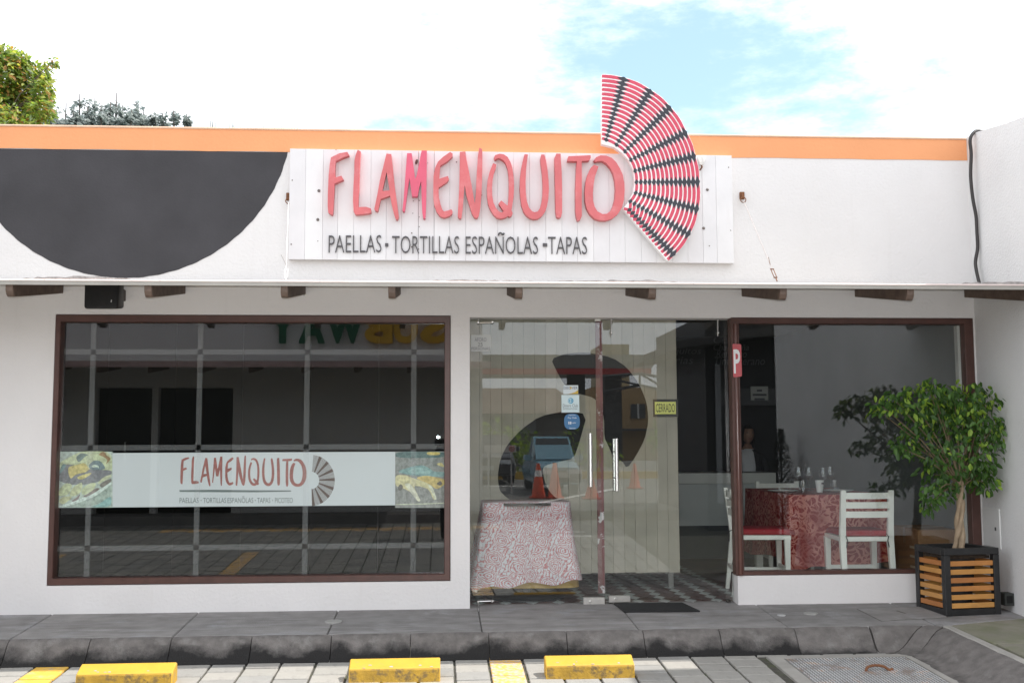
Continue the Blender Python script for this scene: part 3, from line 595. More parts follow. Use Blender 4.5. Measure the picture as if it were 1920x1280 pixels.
def fitline(mb, body, x0, y0, x1, y1, hpx, Y):
    a, b = P(x0, y0, Y), P(x1, y1, Y); hz_ = P(x0, y0 - hpx, Y).z - a.z; n0 = len(mb.v)
    text_mb(body, a.x, b.x, a.z, a.z + hz_, Y, .012, mb, bold=-.012)
    for v in mb.v[n0:]: v.z += (b.z - a.z) * (v.x - a.x) / (b.x - a.x)
lt = MB(); YT = YS - .014
fitline(lt, 'PAELLAS', 616, 473.5, 715, 473, 32.5, YT)
for a, b in ((722, 728), (1018, 1026)):
    p, q = P(a, 462, YT), P(b, 456, YT); lt.box(p.x, q.x, YT, YT + .012, p.z, q.z)
fitline(lt, 'TORTILLAS', 735, 474.5, 861, 475, 32.5, YT)
fitline(lt, 'ESPANOLAS', 873, 475.5, 1009, 476, 32.5, YT)
fitline(lt, 'TAPAS', 1028, 476, 1101, 476.5, 32.5, YT)
tp = [P(x, y, YT) for x, y in ((934.5, 441.5), (936, 437), (939.5, 437), (943, 440.5), (945.5, 437))]
for p, q in zip(tp, tp[1:]): lt.bar(p, q, .012, .010, (0, 1, 0))
lt.build('lettering', lettergrey, sign, kind='stuff')
for px, py in ((598, 358), (596, 412), (1326, 356), (1319, 428)):
    p = P(px, py, YS); mb = MB(); mb.lathe([(.011, 0), (.011, .004), (.006, .008), (.002, .009)], (0, 0, 0), 10)
    for v in mb.v: v.x, v.y, v.z = p.x + v.x, YS - .003 - v.z, p.z + v.y
    mb.build('bolt', M('dark_bolt', (0.16, 0.14, 0.13), 0.5, metal=.5), sign)
mb = MB()
for px, py in ((802, 306), (856, 304), (903, 366), (775, 377), (786, 376), (774, 400), (786, 407), (786, 425), (772, 437), (785, 467), (772, 463), (596, 452), (546, 458), (548, 338), (1366, 314), (1370, 432), (1330, 461), (630, 281)):
    p = P(px, py, YS - .004); s_ = random.uniform(.003, .006); mb.add([(p.x + s_ * math.cos(k * 1.05), YS - .0045, p.z + s_ * math.sin(k * 1.05)) for k in range(6)], [tuple(range(6))])
p = P(781, 304, YS); mb.add([(p.x + .012 * math.cos(k * 1.05), YS - .0045, p.z + .022 * math.sin(k * 1.05 + .4)) for k in range(6)], [tuple(range(6))])
mb.build('old_screw_hole', M('screw_hole', (0.1, 0.07, 0.06), 0.9), sign, kind='stuff')

# ---------------------------------------------------------------- the fan
YF0, YF1 = -0.128, -0.078
RI = [(1136.7, 262.2), (1156.2, 271.6), (1172, 284), (1183, 299.7), (1191, 320.3), (1193.4, 341.4), (1192, 361.7), (1181.9, 377.5), (1169.5, 392.5)]
RO = [(1169.5, 149), (1218, 171.6), (1254.7, 202.8), (1284.4, 249.7), (1300.5, 293.4), (1307.8, 341.4), (1306, 392), (1290, 438.5), (1256, 481)]
def rib(i, t): return (RI[i][0] + (RO[i][0] - RI[i][0]) * t, RI[i][1] + (RO[i][1] - RI[i][1]) * t)
RI[8] = (1180.5, 393.5); RO[8] = (1262, 476)
STv = lambda t: (1128.6, 259.5 + (143 - 259.5) * t)          # start edge (vertical)
ENv = lambda t: (1169.5 + (1251.5 - 1169.5) * t, 391 + (486.5 - 391) * t)
NR = 15
fan = thing('fan_sign', (P(1220, 480, YF1).x, YF1, P(1220, 486, YF1).z), 'red and white striped half open fan with black diamonds beside the letter O', 'fan sign')
def fan_edge(t, grow):
    pts = [STv(t)] + [rib(i, t) for i in range(9)] + [ENv(t)]; o = []
    for i in range(10):
        a, b = Vector((*pts[i], 0)), Vector((*pts[i + 1], 0)); nrm = Vector(((b - a).y, -(b - a).x, 0)).normalized(); bul = (0.055 if 0 < i < 9 else .03) * (b - a).length
        for u in (.1, .5, .9): c = a.lerp(b, u) + nrm * (bul * 4 * u * (1 - u) + grow); o.append((c.x, c.y))
    return o
outer = [(1128.3, 140)] + fan_edge(1.0, 3.9) + [(1250.5, 489)]
inner = [(1168, 391), (1176, 381.5), (1187, 362), (1190, 341), (1187.5, 320), (1179, 301), (1168, 288.5), (1152, 276.5), (1128, 270.5)]
mb = MB(); mb.prism([[P(x, y, YF0) for x, y in outer + inner]], (0, YF1 - YF0, 0)); fpanel = mb.build('fan_panel', fan_white, fan, bevel=.002, normals=False)
red = MB(); blk = MB()
for k in range(NR):
    t = k / (NR - 1); pts = [STv(t)] + [rib(i, t) for i in range(9)] + [ENv(t)]
    for i in range(10):
        a, b = Vector((*pts[i], 0)), Vector((*pts[i + 1], 0)); nrm = Vector(((b - a).y, -(b - a).x, 0)).normalized(); ln = (b - a).length
        bul = 0.055 * ln if 0 < i < 9 else 0.03 * ln
        hw = 2.75 + .45 * t
        up, lo = [], []
        for s in range(6):
            u = s / 5; c = a.lerp(b, u) + nrm * bul * 4 * u * (1 - u)
            e = hw * (0.86 + .14 * math.sin(math.pi * u))
            up.append(c + nrm * e); lo.append(c - nrm * e)
        vs = [P(v.x, v.y, YF0 - .0012) for v in up + lo]
        red.add(vs, [(s, s + 1, s + 7, s + 6) for s in range(5)])
    for i in range(9):
        c = Vector((*pts[i + 1], 0)); pv = Vector((*pts[i], 0)); nx = Vector((*pts[i + 2], 0)); tg = ((c - pv).normalized() + (nx - c).normalized()).normalized()
        nr = Vector((tg.y, -tg.x, 0)); L1 = 5.6 + 7.4 * t; L1 = min(L1, (nx - c).length * .62 + 2.5); H = 4.1 + .7 * t
        dd = [c - tg * L1, c + nr * H - tg * .8, c + tg * L1, c - nr * H + tg * .8]
        blk.add([P(v.x, v.y, YF0 - .0024) for v in dd], [(0, 1, 2, 3)])
red.build('stripe_print', fan_red, fpanel, kind='stuff'); blk.build('diamond_print', fan_black, fpanel, kind='stuff')
bulb = thing('spotlight', P(1315, 305, -.06), 'small white spotlight on rusty hook beside the fan', 'spotlight')
p = P(1315, 297, -.08); mb = MB(); mb.lathe([(.012, -.05), (.022, -.03), (.030, 0), (.026, .014), (.01, .02)], p, 14); mb.build('shade', M('white_enamel', (0.7, 0.68, 0.66), 0.4), bulb, smooth=True)
mb = MB(); mb.tube([p + Vector((0, .02, -.04)), p + Vector((.005, .0, -.065)), p + Vector((-.004, .03, -.08)), p + Vector((0, .08, -.075))], .006, 6); mb.build('hook', rust, bulb)

# ---------------------------------------------------------------- stays, conduit, loudspeaker
def stay(name, top, bot, yt, yb, lab, wirecol, ringoff):
    a, b = P(*top, yt), P(*bot, yb); root = thing(name, a, lab, 'support cable', 'steel stays holding up the canopy')
    mb = MB(); mb.box(a.x - .018, a.x + .018, yt + .0, -.001, a.z - .005, a.z + .05); mb.bar(a + Vector((-.01, -.012, .04)), a + Vector((.008, -.016, -.012)), .016, .006); mb.build('bracket', rust, root, bevel=.003)
    d = (b - a).normalized(); c = a + d * .025; mb = MB(); rg = []
    for k in range(15): t_ = 2 * math.pi * k / 14; rg.append(c + Vector((.020 * math.cos(t_), -.004, .020 * math.sin(t_))))
    mb.tube(rg, .0035, 6, cap=False); mb.build('ring', rust, root)
    mb = MB(); mb.tube([c + d * .02, b - d * .14], .0022, 6); mb.build('wire', wirecol, root)
    mb = MB(); q = b - d * .20; mb.tube([q, q + Vector((-.012 if ringoff else -.035, 0, .055 if ringoff else .07))], .0018, 5); mb.build('loose_end', rust if ringoff else M('grey_wire', (0.25, 0.23, 0.22), 0.6), root)
    sdv = d.cross(Vector((0, 1, 0))).normalized(); mb = MB()
    q0, q1 = b - d * .15, b - d * .045
    for s_ in (-1, 1): mb.tube([q0 + sdv * .009 * s_, q1 + sdv * .009 * s_], .003, 5)
    for q in (q0, q1): mb.bar(q - sdv * .012, q + sdv * .012, .007, .007, (0, 1, 0))
    mb.tube([q1, b], .004, 5); mb.build('turnbuckle', rust if ringoff else wirecol, root)
white_steel = M('white_painted_wire', (0.82, 0.8, 0.8), 0.5)
stay('support_cable', (541, 374), (536, 527), -.02, -.90, 'white painted stay with turnbuckle beside the sign board', white_steel, False)
stay('support_cable', (1392, 372), (1457, 527), -.02, -.88, 'thin rusty stay slanting from a rusty wall bracket', M('thin_grey_wire', (0.45, 0.40, 0.38), 0.5), True)
pts = [P(x, y, -.14) for x, y in ((1845, 243), (1835, 246), (1826, 260), (1821, 290), (1820, 330), (1824, 372), (1830, 405), (1834, 435), (1833, 465), (1829, 495), (1829, 534))]
for q_ in pts: q_.x = min(q_.x, 3.975)
pts[0] = Vector((4.12, -.10, 3.47)); pts[1] = Vector((4.02, -.12, 3.492)); pts[2].x = 3.955
pts[-1].y = -.2
mb = MB(); mb.tube(catmull(pts, 6), .0125, 10); mb.build('drain_hose', M('black_hose', (0.028, 0.024, 0.024), 0.5, 0.2, 20), smooth=True, at=pts[-1], label='black hose hanging down the wall corner over the orange band', cat='hose')
a0, a1 = P(157, 539, -.36), P(221, 579, -.42)
sp = thing('loudspeaker', ((a0.x + a1.x) / 2, -.30, a1.z), 'black loudspeaker mounted under the canopy above the left window', 'loudspeaker')
mb = MB(); zl, zh = a1.z, a0.z + .05
mb.hexa([(a0.x + .020, -.42, zl), (a1.x, -.42, zl), (a1.x - .02, -.20, zl + .03), (a0.x + .05, -.20, zl + .03), (a0.x, -.36, zh), (a1.x - .015, -.36, zh), (a1.x - .03, -.18, zh), (a0.x + .03, -.18, zh)])
cab = mb.build('cabinet', M('black_plastic', (0.016, 0.016, 0.017), 0.5, 0.2, 30, 0.1, 150), sp, bevel=.018, bseg=3, smooth=True)
mb = MB(); mb.bar((a1.x - .045, -.4235, zl + .045), (a1.x - .045, -.417, zl + .062), .006, .002, (0, 1, 0)); mb.build('badge', M('badge', (0.6, 0.6, 0.6), 0.4), sp)
mb = MB(); p = P(228, 556, -.03); mb.box(p.x - .02, p.x + .022, -.05, -.001, p.z - .03, p.z + .05); mb.bar((p.x - .0, -.05, p.z + .02), (a1.x - .06, -.22, p.z + .0), .03, .025); mb.build('bracket', M('dark_bracket', (0.06, 0.045, 0.04), 0.6), sp, bevel=.003)

# ---------------------------------------------------------------- glass doors
YD = 0.10
mull = P(1127, 850, YD).x
d0 = MB(); d0.box(DX0 + .004, mull - .0, YD, YD + .008, .02, DZ1 - .004); door0 = d0.build('fixed_door_panel', glass_d, shop)
d1 = MB(); d1.box(mull + .012, DX1 - .006, YD - .004, YD + .004, .025, DZ1 - .014); door1 = d1.build('door', glass_d, shop)
tape = M('faded_red_tape', (0.17, 0.075, 0.075), 0.7, 0.25, 6, col2=(0.5, 0.48, 0.48), c2at=0.60, c2w=0.02, c2scale=11)
xA, xB = P(1119.5, 850, YD).x, P(1132, 850, YD).x
mb = MB(); mb.box(xA, xB, YD + .012, YD + .03, P(1127, 1112, YD).z, DZ1 - .01); mb.build('edge_strip', tape, door0)
def fit_box(px0, py0, px1, py1, y0, y1, nm, mt, par, bev=.002):
    p, q = P(px0, py1, y0), P(px1, py0, y0); mb = MB(); mb.box(p.x, q.x, y0, y1, p.z, q.z); return mb.build(nm, mt, par, bevel=bev)
fit_box(1094, 1119, 1134, 1133, YD - .014, YD + .018, 'patch_fitting', metal, door0)
fit_box(1142, 1116, 1182, 1129, YD - .018, YD + .016, 'patch_fitting', metal, door1)
def stud_at(mb, p, r=.008, l=.012):
    n0 = len(mb.v); mb.lathe([(r, 0), (r, l * .6), (r * .6, l)], (0, 0, 0), 10)
    for v in mb.v[n0:]: v.x, v.y, v.z = p.x + v.x, p.y - v.z, p.z + v.y
mb = MB(); stud_at(mb, P(1107, 1127, YD - .014)); mb.build('fixing', metal, door0); mb = MB(); stud_at(mb, P(1154, 1122, YD - .018)); mb.build('fixing', metal, door1)
def handle(px, y0, y1, par, Y, back):
    mb = MB(); a, b = P(px, y0, Y), P(px, y1, Y); x = (a.x + b.x) / 2; mb.tube([(x, Y, b.z), (x, Y, a.z)], .0125, 12)
    for f in (.25, .75): z = b.z + (a.z - b.z) * f; mb.tube([(x, Y, z), (x, YD - .0, z)], .006, 8)
    if back:
        yb = YD + .07; mb.tube([(x, yb, b.z), (x, yb, a.z)], .0125, 12)
        for f in (.25, .75): z = b.z + (a.z - b.z) * f; mb.tube([(x, yb, z), (x, YD + .0, z)], .006, 8)
    mb.build('handle', metal, par, smooth=True)
handle(1107.5, 812, 912, door0, YD - .05, False); handle(1156.5, 822, 920.5, door1, YD - .055, True)
for (x0, x1, yy_, sy) in ((895, 926, 605, 597), (895, 926, 1127, 1138)):
    mb = MB(); p, q = P(x0, yy_, YD - .02), P(x1, yy_ - 1, YD - .02); s_ = P(x0 + 2, sy, YD - .02); mb.tube([p, q], .005, 8); mb.tube([Vector((p.x + .008, p.y, p.z)), Vector((p.x + .008, p.y, s_.z))], .006, 8); stud_at(mb, Vector((p.x + .006, p.y, p.z)), .010, .014); stud_at(mb, Vector((q.x - .012, q.y, q.z)), .010, .014); mb.build('spider_bracket', metal, door0, smooth=True)
for x in (1146, 1346):
    mb = MB(); p, q = P(x, 600, YD - .02), P(x, 630, YD - .02); mb.tube([p, q], .0045, 8); stud_at(mb, p, .009, .014); stud_at(mb, P(x, 624, YD - .02), .010, .014); mb.build('spider_bracket', metal, door1, smooth=True)
fit_box(1115, 597, 1126, 602, YD - .003, YD - .001, 'small_label', M('label_white', (0.6, 0.6, 0.56), 0.6), door0, 0)
mb = MB(); p = P(1368, 1129, YD); mb.lathe([(.02, 0), (.018, .012), (.01, .016)], (DX1 - .05, YD - .01, .012), 14); mb.build('floor_pivot', M('dark_pivot', (0.05, 0.045, 0.04), 0.4, metal=.8), door1)
# ---------------------------------------------------------------- right window
rwf = frame_mb(QX0 - .012, QX1 - .002, QZ0 + .002, QZ1 - .002, .062, .068, .028, .044, -.004, .09).build('window', brown, shop, bevel=.004)
mb = MB(); mb.tube([(QX0 + .022, -.008, QZ0 + .005), (QX0 + .022, -.008, QZ1 - .05)], .016, 12); mb.build('half_round_post', M('glossy_brown', (0.10, 0.042, 0.033), 0.18, 0.15, 10), rwf, smooth=True)
mb = MB(); mb.box(QX0 + .049, QX1 - .069, .056, .064, QZ0 + .029, QZ1 - .044); mb.build('pane', glass_r, rwf)
mb = MB(); mb.box(QX1 - .093, QX1 - .072, .07, .12, QZ0 + .03, QZ1 - .05); mb.build('inner_trim', M('pale_trim', (0.6, 0.58, 0.56), 0.6), rwf)

# ---------------------------------------------------------------- the neighbouring building (side wall running to the street)
nb = thing('neighbouring_building', (4.1, -2.4, -.3), 'taller white plastered side wall at right, running out to the street', 'building')
prof = [(.05, -.4), (.05, 3.475), (-.12, 3.475), (-.60, 3.41), (-1.15, 3.36), (-1.15, 4.02), (-4.85, 4.02), (-4.85, -.4)]  # outer stretch, out of view, raised so its shadow reaches farther over the pavers
mb = MB(); mb.prism([[(3.997, y, z) for y, z in prof]], (.22, 0, 0)); mb.build('side_wall', side_wall, nb)
mb = MB(); mb.box(4.085, 4.25, .052, 1.6, 3.2, 3.47); mb.build('parapet_return', side_wall, nb)
pa, pb = PX(1846, 1011, 3.998), PX(1876, 978, 3.998)
mb = MB(); mb.box(3.990, 4.002, pb.y, pa.y, pa.z - .05, pa.z + .235); mbx = mb.build('meter_box', M('white_metal_door', (0.72, 0.72, 0.71), 0.5, 0.05), nb, bevel=.003)
q = PX(1867, 991, 3.99); mb = MB(); mb.box(3.985, 3.99, q.y - .006, q.y + .006, q.z - .012, q.z + .012); mb.build('lock', M('dark_lock', (0.03, 0.03, 0.03), 0.4), mbx)
mb = MB(); mb.box(3.984, 3.989, pa.y - .17, pa.y - .005, pa.z - .045, pa.z - .035); mb.build('lip', M('lip_metal', (0.55, 0.55, 0.54), 0.4), mbx)
q = PX(1886, 1134, 3.95); mb = MB(); mb.box(3.93, 4.0, q.y - .03, q.y + .06, q.z + .0, q.z + .085)
sq = mb.build('pipe_stub', M('black_pipe', (0.03, 0.033, 0.03), 0.6), at=(3.965, q.y, q.z), bevel=.004, label='black square pipe stub at the wall foot behind the planter', cat='pipe')
mb = MB(); mb.box(3.942, 3.985, q.y - .032, q.y - .0295, q.z + .018, q.z + .068); mb.build('pipe_mouth', M('pipe_dark', (0.004, 0.004, 0.004), 0.9), sq)
# ================================================================== INSIDE THE RESTAURANT
ir = lambda nm, mb, mt, **k: mb.build(nm, mt, shop, **k)
mb = MB(); mb.box(-.05, 4.0, 4.80, 4.9, -.1, 2.75); ir('back_wall', mb, M('blackboard_paint', (0.012, 0.012, 0.013), 0.7, 0.2))
mb = MB(); mb.box(3.962, 4.06, .152, 4.8, -.1, 2.75); ir('inner_side_wall', mb, M('dim_grey_paint', (0.16, 0.165, 0.17), 0.8, 0.08, 2))
mb = MB(); mb.box(.13, .20, .152, 4.8, -.1, 2.75); ir('inner_side_wall', mb, M('grey_paint', (0.36, 0.36, 0.35), 0.8, 0.08, 2))
mb = MB(); mb.box(-.05, 4.05, .152, 4.9, 2.40, 2.5); ir('ceiling', mb, M('ceiling_paint', (0.45, 0.45, 0.44), 0.8, 0.05))
mb = MB(); mb.add([(.2, .1, .004), (3.97, .1, .004), (3.97, 4.8, .004), (.2, 4.8, .004)], [(0, 1, 2, 3)])
floor = mb.build('floor', M('brown_floor_tile', (0.13, 0.06, 0.05), 0.35, 0.25, 9, col2=(0.07, 0.045, 0.042), c2at=0.55, c2scale=6), at=(2, .1, .004), kind='structure')
tmb = MB(); hx, hy = .046, .093; tmb.add([(-hx, 0, 0), (0, -hy, 0), (hx, 0, 0), (0, hy, 0), (-hx, 0, .002), (0, -hy, .002), (hx, 0, .002), (0, hy, .002)], [(4, 5, 6, 7), (0, 1, 5, 4), (1, 2, 6, 5), (2, 3, 7, 6), (3, 0, 4, 7)])
to = tmb.build('tile', M('pale_floor_tile', (0.46, 0.48, 0.47), 0.35, 0.15, 12), at=(0, 0, 0)); tme = to.data; bpy.data.objects.remove(to)
tm2 = tme.copy(); tm2.materials[0] = M('dark_floor_tile', (0.095, 0.045, 0.04), 0.35, 0.2, 12)
cnt = 0
for iy in range(26):
    for ix in range(21):
        x, y = .28 + ix * .098, .21 + iy * .186 * (1 if True else 0)
        if ix % 2: y += 0.0
        if y > 4.4 or x > 2.35: continue
        if x < 1.9 and y > 2.0: continue
        o = bpy.data.objects.new('tile', tm2 if ix % 2 else tme); COL.objects.link(o); o.parent = floor; o.location = (x - 2, y - .1 + (.093 if ix % 2 else 0), .0015 - .0008 * (ix % 2)); cnt += 1

# plank screen with big black rings painted on it
YP = 0.92
SX1 = P(1274, 1000, YP).x
scr = thing('partition_screen', ((.22 + SX1) / 2, YP, .02), 'tall tan plank screen with big black painted rings behind the glass door', 'screen')
tanm = [M('tan_plank%d' % i, c, 0.7, 0.12, 5, 0.1, 40) for i, c in enumerate([(0.47, 0.43, 0.36), (0.44, 0.405, 0.335), (0.50, 0.455, 0.385)])]
npl = 19; zp0 = P(1270, 1072, YP).z
for i in range(npl):
    a = .222 + (SX1 - .222) * i / npl; b = .222 + (SX1 - .222) * (i + 1) / npl
    mb = MB(); mb.box(a + .0007, b - .0007, YP, YP + .018, zp0 + random.uniform(-.004, .004), 2.395); mb.build('plank', random.choice(tanm), scr, bevel=.0012)
mb = MB(); mb.box(.222, .262, YP + .02, YP + .06, .005, 2.2); mb.box(SX1 - .09, SX1 - .05, YP + .02, YP + .06, .005, 2.2); mb.box(.222, SX1 - .02, YP + .02, YP + .05, 2.2, 2.3); mb.build('back_rail', M('screen_rail', (0.22, 0.21, 0.20), 0.8), scr, kind='stuff')
ringA = [(1033, 673), (1060, 663), (1100, 660), (1148, 670), (1175, 688), (1198, 718), (1213, 755), (1216, 790), (1209, 823), (1194, 852), (1176, 878), (1165, 862), (1154, 868), (1142, 838), (1133, 820), (1133, 785), (1125, 757), (1112, 745), (1094, 740), (1072, 735), (1056, 718), (1045, 698)]
ringB = [(1101, 776), (1060, 770), (1012, 780), (978, 804), (952, 832), (938, 860), (933, 892), (936, 918), (948, 931), (962, 940), (1052, 940), (1034, 926), (1022, 906), (1017, 880), (1022, 872), (1045, 866), (1076, 859), (1086, 830)]
ringC = []
for q_, s_ in ((ringA, 1), (ringB, 1)):
    mb = MB(); mb.prism([[P(x, y, YP - .0025) for x, y in smoothloop([(x, y, 0) for x, y in q_], 1) for x, y in [(x, y)]] if False else [P(v[0], v[1], YP - .0025) for v in smoothloop([Vector((x, y, 0)) for x, y in q_], 1)]], (0, .002, 0)); mb.build('painted_ring', M('matt_black', (0.014, 0.013, 0.014), 0.8, 0.2), scr)

# small round table with printed cloth
def cloth(name, cx, cy, hw, hd, ztop, drop, mt, label, rz=0.0, flare=.06, ripple=.02, n=96, hem=None, nrip=7, seedv=1, rc=.06, cat='tablecloth'):
    rnd = random.Random(seedv); ph = [rnd.uniform(0, 6.28) for _ in range(4)]
    def perim(s, ex):
        # rounded rectangle by angle-ish parameter along perimeter
        W_, D__ = hw + ex, hd + ex; per = 2 * (2 * W_ + 2 * D__); d = s * per
        for (ax, ay, bx, by) in ((-W_, -D__, W_, -D__), (W_, -D__, W_, D__), (W_, D__, -W_, D__), (-W_, D__, -W_, -D__)):
            ln = abs(bx - ax) + abs(by - ay)
            if d <= ln: return ax + (bx - ax) * d / ln, ay + (by - ay) * d / ln, (by - ay) / ln, -(bx - ax) / ln
            d -= ln
        return -W_, -D__, 0, -1
    rows = 12; vs = []; fs = []; ca, sa = math.cos(rz), math.sin(rz)
    for r in range(rows + 1):
        t_ = r / rows
        for k in range(n):
            s = k / n; x, y, nx, ny = perim(s, flare * t_ ** 1.2)
            # round the corners
            lim = rc + .03 * t_
            W_, D__ = hw + flare * t_ ** 1.2, hd + flare * t_ ** 1.2
            px_, py_ = max(-(W_ - lim), min(W_ - lim, x)), max(-(D__ - lim), min(D__ - lim, y)); dv = Vector((x - px_, y - py_))
            if dv.length > lim: dv = dv.normalized() * lim; x, y = px_ + dv.x, py_ + dv.y
            w = ripple * t_ * (math.sin(2 * math.pi * nrip * s + ph[0]) * .6 + math.sin(2 * math.pi * (nrip * 2 + 1) * s + ph[1]) * .3 + math.sin(2 * math.pi * 3 * s + ph[2]) * .4)
            x += nx * w; y += ny * w
            h = hem(s) if hem else 1.0
            vs.append((cx + x * ca - y * sa, cy + x * sa + y * ca, ztop - .004 * (1 - (1 - t_) ** 8) - drop * h * t_))
    for r in range(rows):
        for k in range(n): fs.append((r * n + k, (r + 1) * n + k, (r + 1) * n + (k + 1) % n, r * n + (k + 1) % n))
    vs.append((cx, cy, ztop)); c = len(vs) - 1
    fs += [(k, (k + 1) % n, c) for k in range(n)]
    mb = MB(); mb.add(vs, fs); return mb
def pattern_mat(name, ground, line, sc=1.0, kind=0):
    mt = M(name, ground, 0.85, 0.05, 6); t = mt.node_tree; b = t.nodes['Principled BSDF']; src = b.inputs['Base Color'].links[0].from_socket
    tcn = t.nodes.new('ShaderNodeTexCoord'); mpn = t.nodes.new('ShaderNodeMapping'); mpn.inputs['Scale'].default_value = (sc, sc, sc)
    dn = t.nodes.new('ShaderNodeTexNoise'); dn.inputs['Scale'].default_value = 7 * sc; dn.inputs['Detail'].default_value = 2
    t.links.new(tcn.outputs['Object'], mpn.inputs['Vector']); t.links.new(tcn.outputs['Object'], dn.inputs['Vector'])
    av = t.nodes.new('ShaderNodeVectorMath'); av.operation = 'MULTIPLY_ADD'; t.links.new(dn.outputs['Color'], av.inputs[0]); av.inputs[1].default_value = (.16, .16, .16); t.links.new(mpn.outputs[0], av.inputs[2])
    v = t.nodes.new('ShaderNodeTexVoronoi'); v.inputs['Scale'].default_value = 9.0 if kind == 0 else 6.5; t.links.new(av.outputs[0], v.inputs['Vector'])
    sn = t.nodes.new('ShaderNodeMath'); sn.operation = 'MULTIPLY'; t.links.new(v.outputs['Distance'], sn.inputs[0]); sn.inputs[1].default_value = 62.0 if kind == 0 else 30.0
    s2 = t.nodes.new('ShaderNodeMath'); s2.operation = 'SINE'; t.links.new(sn.outputs[0], s2.inputs[0])
    v2 = t.nodes.new('ShaderNodeTexVoronoi'); v2.feature = 'DISTANCE_TO_EDGE'; v2.inputs['Scale'].default_value = 30.0 if kind == 0 else 16.0; t.links.new(av.outputs[0], v2.inputs['Vector'])
    l2 = t.nodes.new('ShaderNodeMath'); l2.operation = 'LESS_THAN'; t.links.new(v2.outputs['Distance'], l2.inputs[0]); l2.inputs[1].default_value = .05 if kind == 0 else .06
    m1 = t.nodes.new('ShaderNodeMapRange'); m1.inputs['From Min'].default_value = .45 if kind == 0 else .2; m1.inputs['From Max'].default_value = .8 if kind == 0 else .5; t.links.new(s2.outputs[0], m1.inputs['Value'])
    mxm = t.nodes.new('ShaderNodeMath'); mxm.operation = 'MAXIMUM'; t.links.new(m1.outputs[0], mxm.inputs[0]); t.links.new(l2.outputs[0], mxm.inputs[1])
    n3 = t.nodes.new('ShaderNodeTexNoise'); n3.inputs['Scale'].default_value = 5 * sc; t.links.new(tcn.outputs['Object'], n3.inputs['Vector'])
    g3 = t.nodes.new('ShaderNodeMapRange'); g3.inputs['From Min'].default_value = .38; g3.inputs['From Max'].default_value = .5; g3.inputs['To Min'].default_value = .35; t.links.new(n3.outputs[0], g3.inputs['Value'])
    fm = t.nodes.new('ShaderNodeMath'); fm.operation = 'MULTIPLY'; t.links.new(mxm.outputs[0], fm.inputs[0]); t.links.new(g3.outputs[0], fm.inputs[1])
    x = t.nodes.new('ShaderNodeMixRGB'); t.links.new(fm.outputs[0], x.inputs[0]); t.links.new(src, x.inputs[1]); x.inputs[2].default_value = (*line, 1); t.links.new(x.outputs[0], b.inputs['Base Color']); return mt
def flower_cloth():
    mt = M('red_flower_print', (0.66, 0.64, 0.68), 0.85, 0.05, 6); t = mt.node_tree; b = t.nodes['Principled BSDF']; src = b.inputs['Base Color'].links[0].from_socket; K = t.links.new
    def nd(tp, **kw):
        n = t.nodes.new(tp)
        for k_, v_ in kw.items(): setattr(n, k_, v_)
        return n
    def mth(op, a, c):
        n = nd('ShaderNodeMath', operation=op)
        for i_, v_ in enumerate((a, c)):
            if isinstance(v_, (int, float)): n.inputs[i_].default_value = v_
            else: K(v_, n.inputs[i_])
        return n.outputs[0]
    tcn = nd('ShaderNodeTexCoord'); dn = nd('ShaderNodeTexNoise'); dn.inputs['Scale'].default_value = 24; K(tcn.outputs['Object'], dn.inputs['Vector'])
    av = nd('ShaderNodeVectorMath', operation='MULTIPLY_ADD'); K(dn.outputs['Color'], av.inputs[0]); av.inputs[1].default_value = (.03, .03, .03); K(tcn.outputs['Object'], av.inputs[2])
    sx_ = nd('ShaderNodeSeparateXYZ'); K(av.outputs[0], sx_.inputs[0]); cb = nd('ShaderNodeCombineXYZ'); K(mth('ADD', sx_.outputs[0], mth('MULTIPLY', sx_.outputs[1], .9)), cb.inputs[0]); K(sx_.outputs[2], cb.inputs[1]); fl = nd('ShaderNodeMapping'); fl.inputs['Rotation'].default_value = (0, 0, math.radians(28)); K(cb.outputs[0], fl.inputs['Vector'])
    v = nd('ShaderNodeTexVoronoi', voronoi_dimensions='2D'); v.inputs['Scale'].default_value = 7.2; v.inputs['Randomness'].default_value = .18; K(fl.outputs[0], v.inputs['Vector'])
    rings = mth('MULTIPLY', mth('GREATER_THAN', mth('SINE', mth('MULTIPLY', v.outputs['Distance'], 62), 0), .35), mth('LESS_THAN', v.outputs['Distance'], .44))
    w = nd('ShaderNodeTexWave'); w.inputs['Scale'].default_value = 14; w.inputs['Distortion'].default_value = 5; w.inputs['Detail'].default_value = 2; w.inputs['Detail Scale'].default_value = 3; K(fl.outputs[0], w.inputs['Vector'])
    lines = mth('MULTIPLY', mth('GREATER_THAN', w.outputs['Fac'], .8), mth('GREATER_THAN', v.outputs['Distance'], .45))
    v2 = nd('ShaderNodeTexVoronoi', voronoi_dimensions='2D'); v2.inputs['Scale'].default_value = 42; K(fl.outputs[0], v2.inputs['Vector'])
    dots = mth('LESS_THAN', v2.outputs['Distance'], .26)
    f = mth('MAXIMUM', mth('MAXIMUM', rings, lines), mth('MULTIPLY', dots, .6))
    x = nd('ShaderNodeMixRGB'); K(mth('MULTIPLY', f, .85), x.inputs[0]); K(src, x.inputs[1]); x.inputs[2].default_value = (.50, .13, .14, 1); K(x.outputs[0], b.inputs['Base Color']); return mt
pinkcloth = flower_cloth()
redcloth = pattern_mat('red_damask', (0.25, 0.012, 0.012), (0.52, 0.20, 0.165), 1.0, 1)
TX, TY = P(984, 938, .52).x, .52
st_ = thing('small_table', (TX, TY, .005), 'small pedestal table behind the left glass door panel', 'table')
mb = MB(); mb.lathe([(.30, .705), (.30, .725)], (TX, TY, 0), 32); mb.build('tabletop', M('dark_table', (0.05, 0.04, 0.035), 0.5), st_)
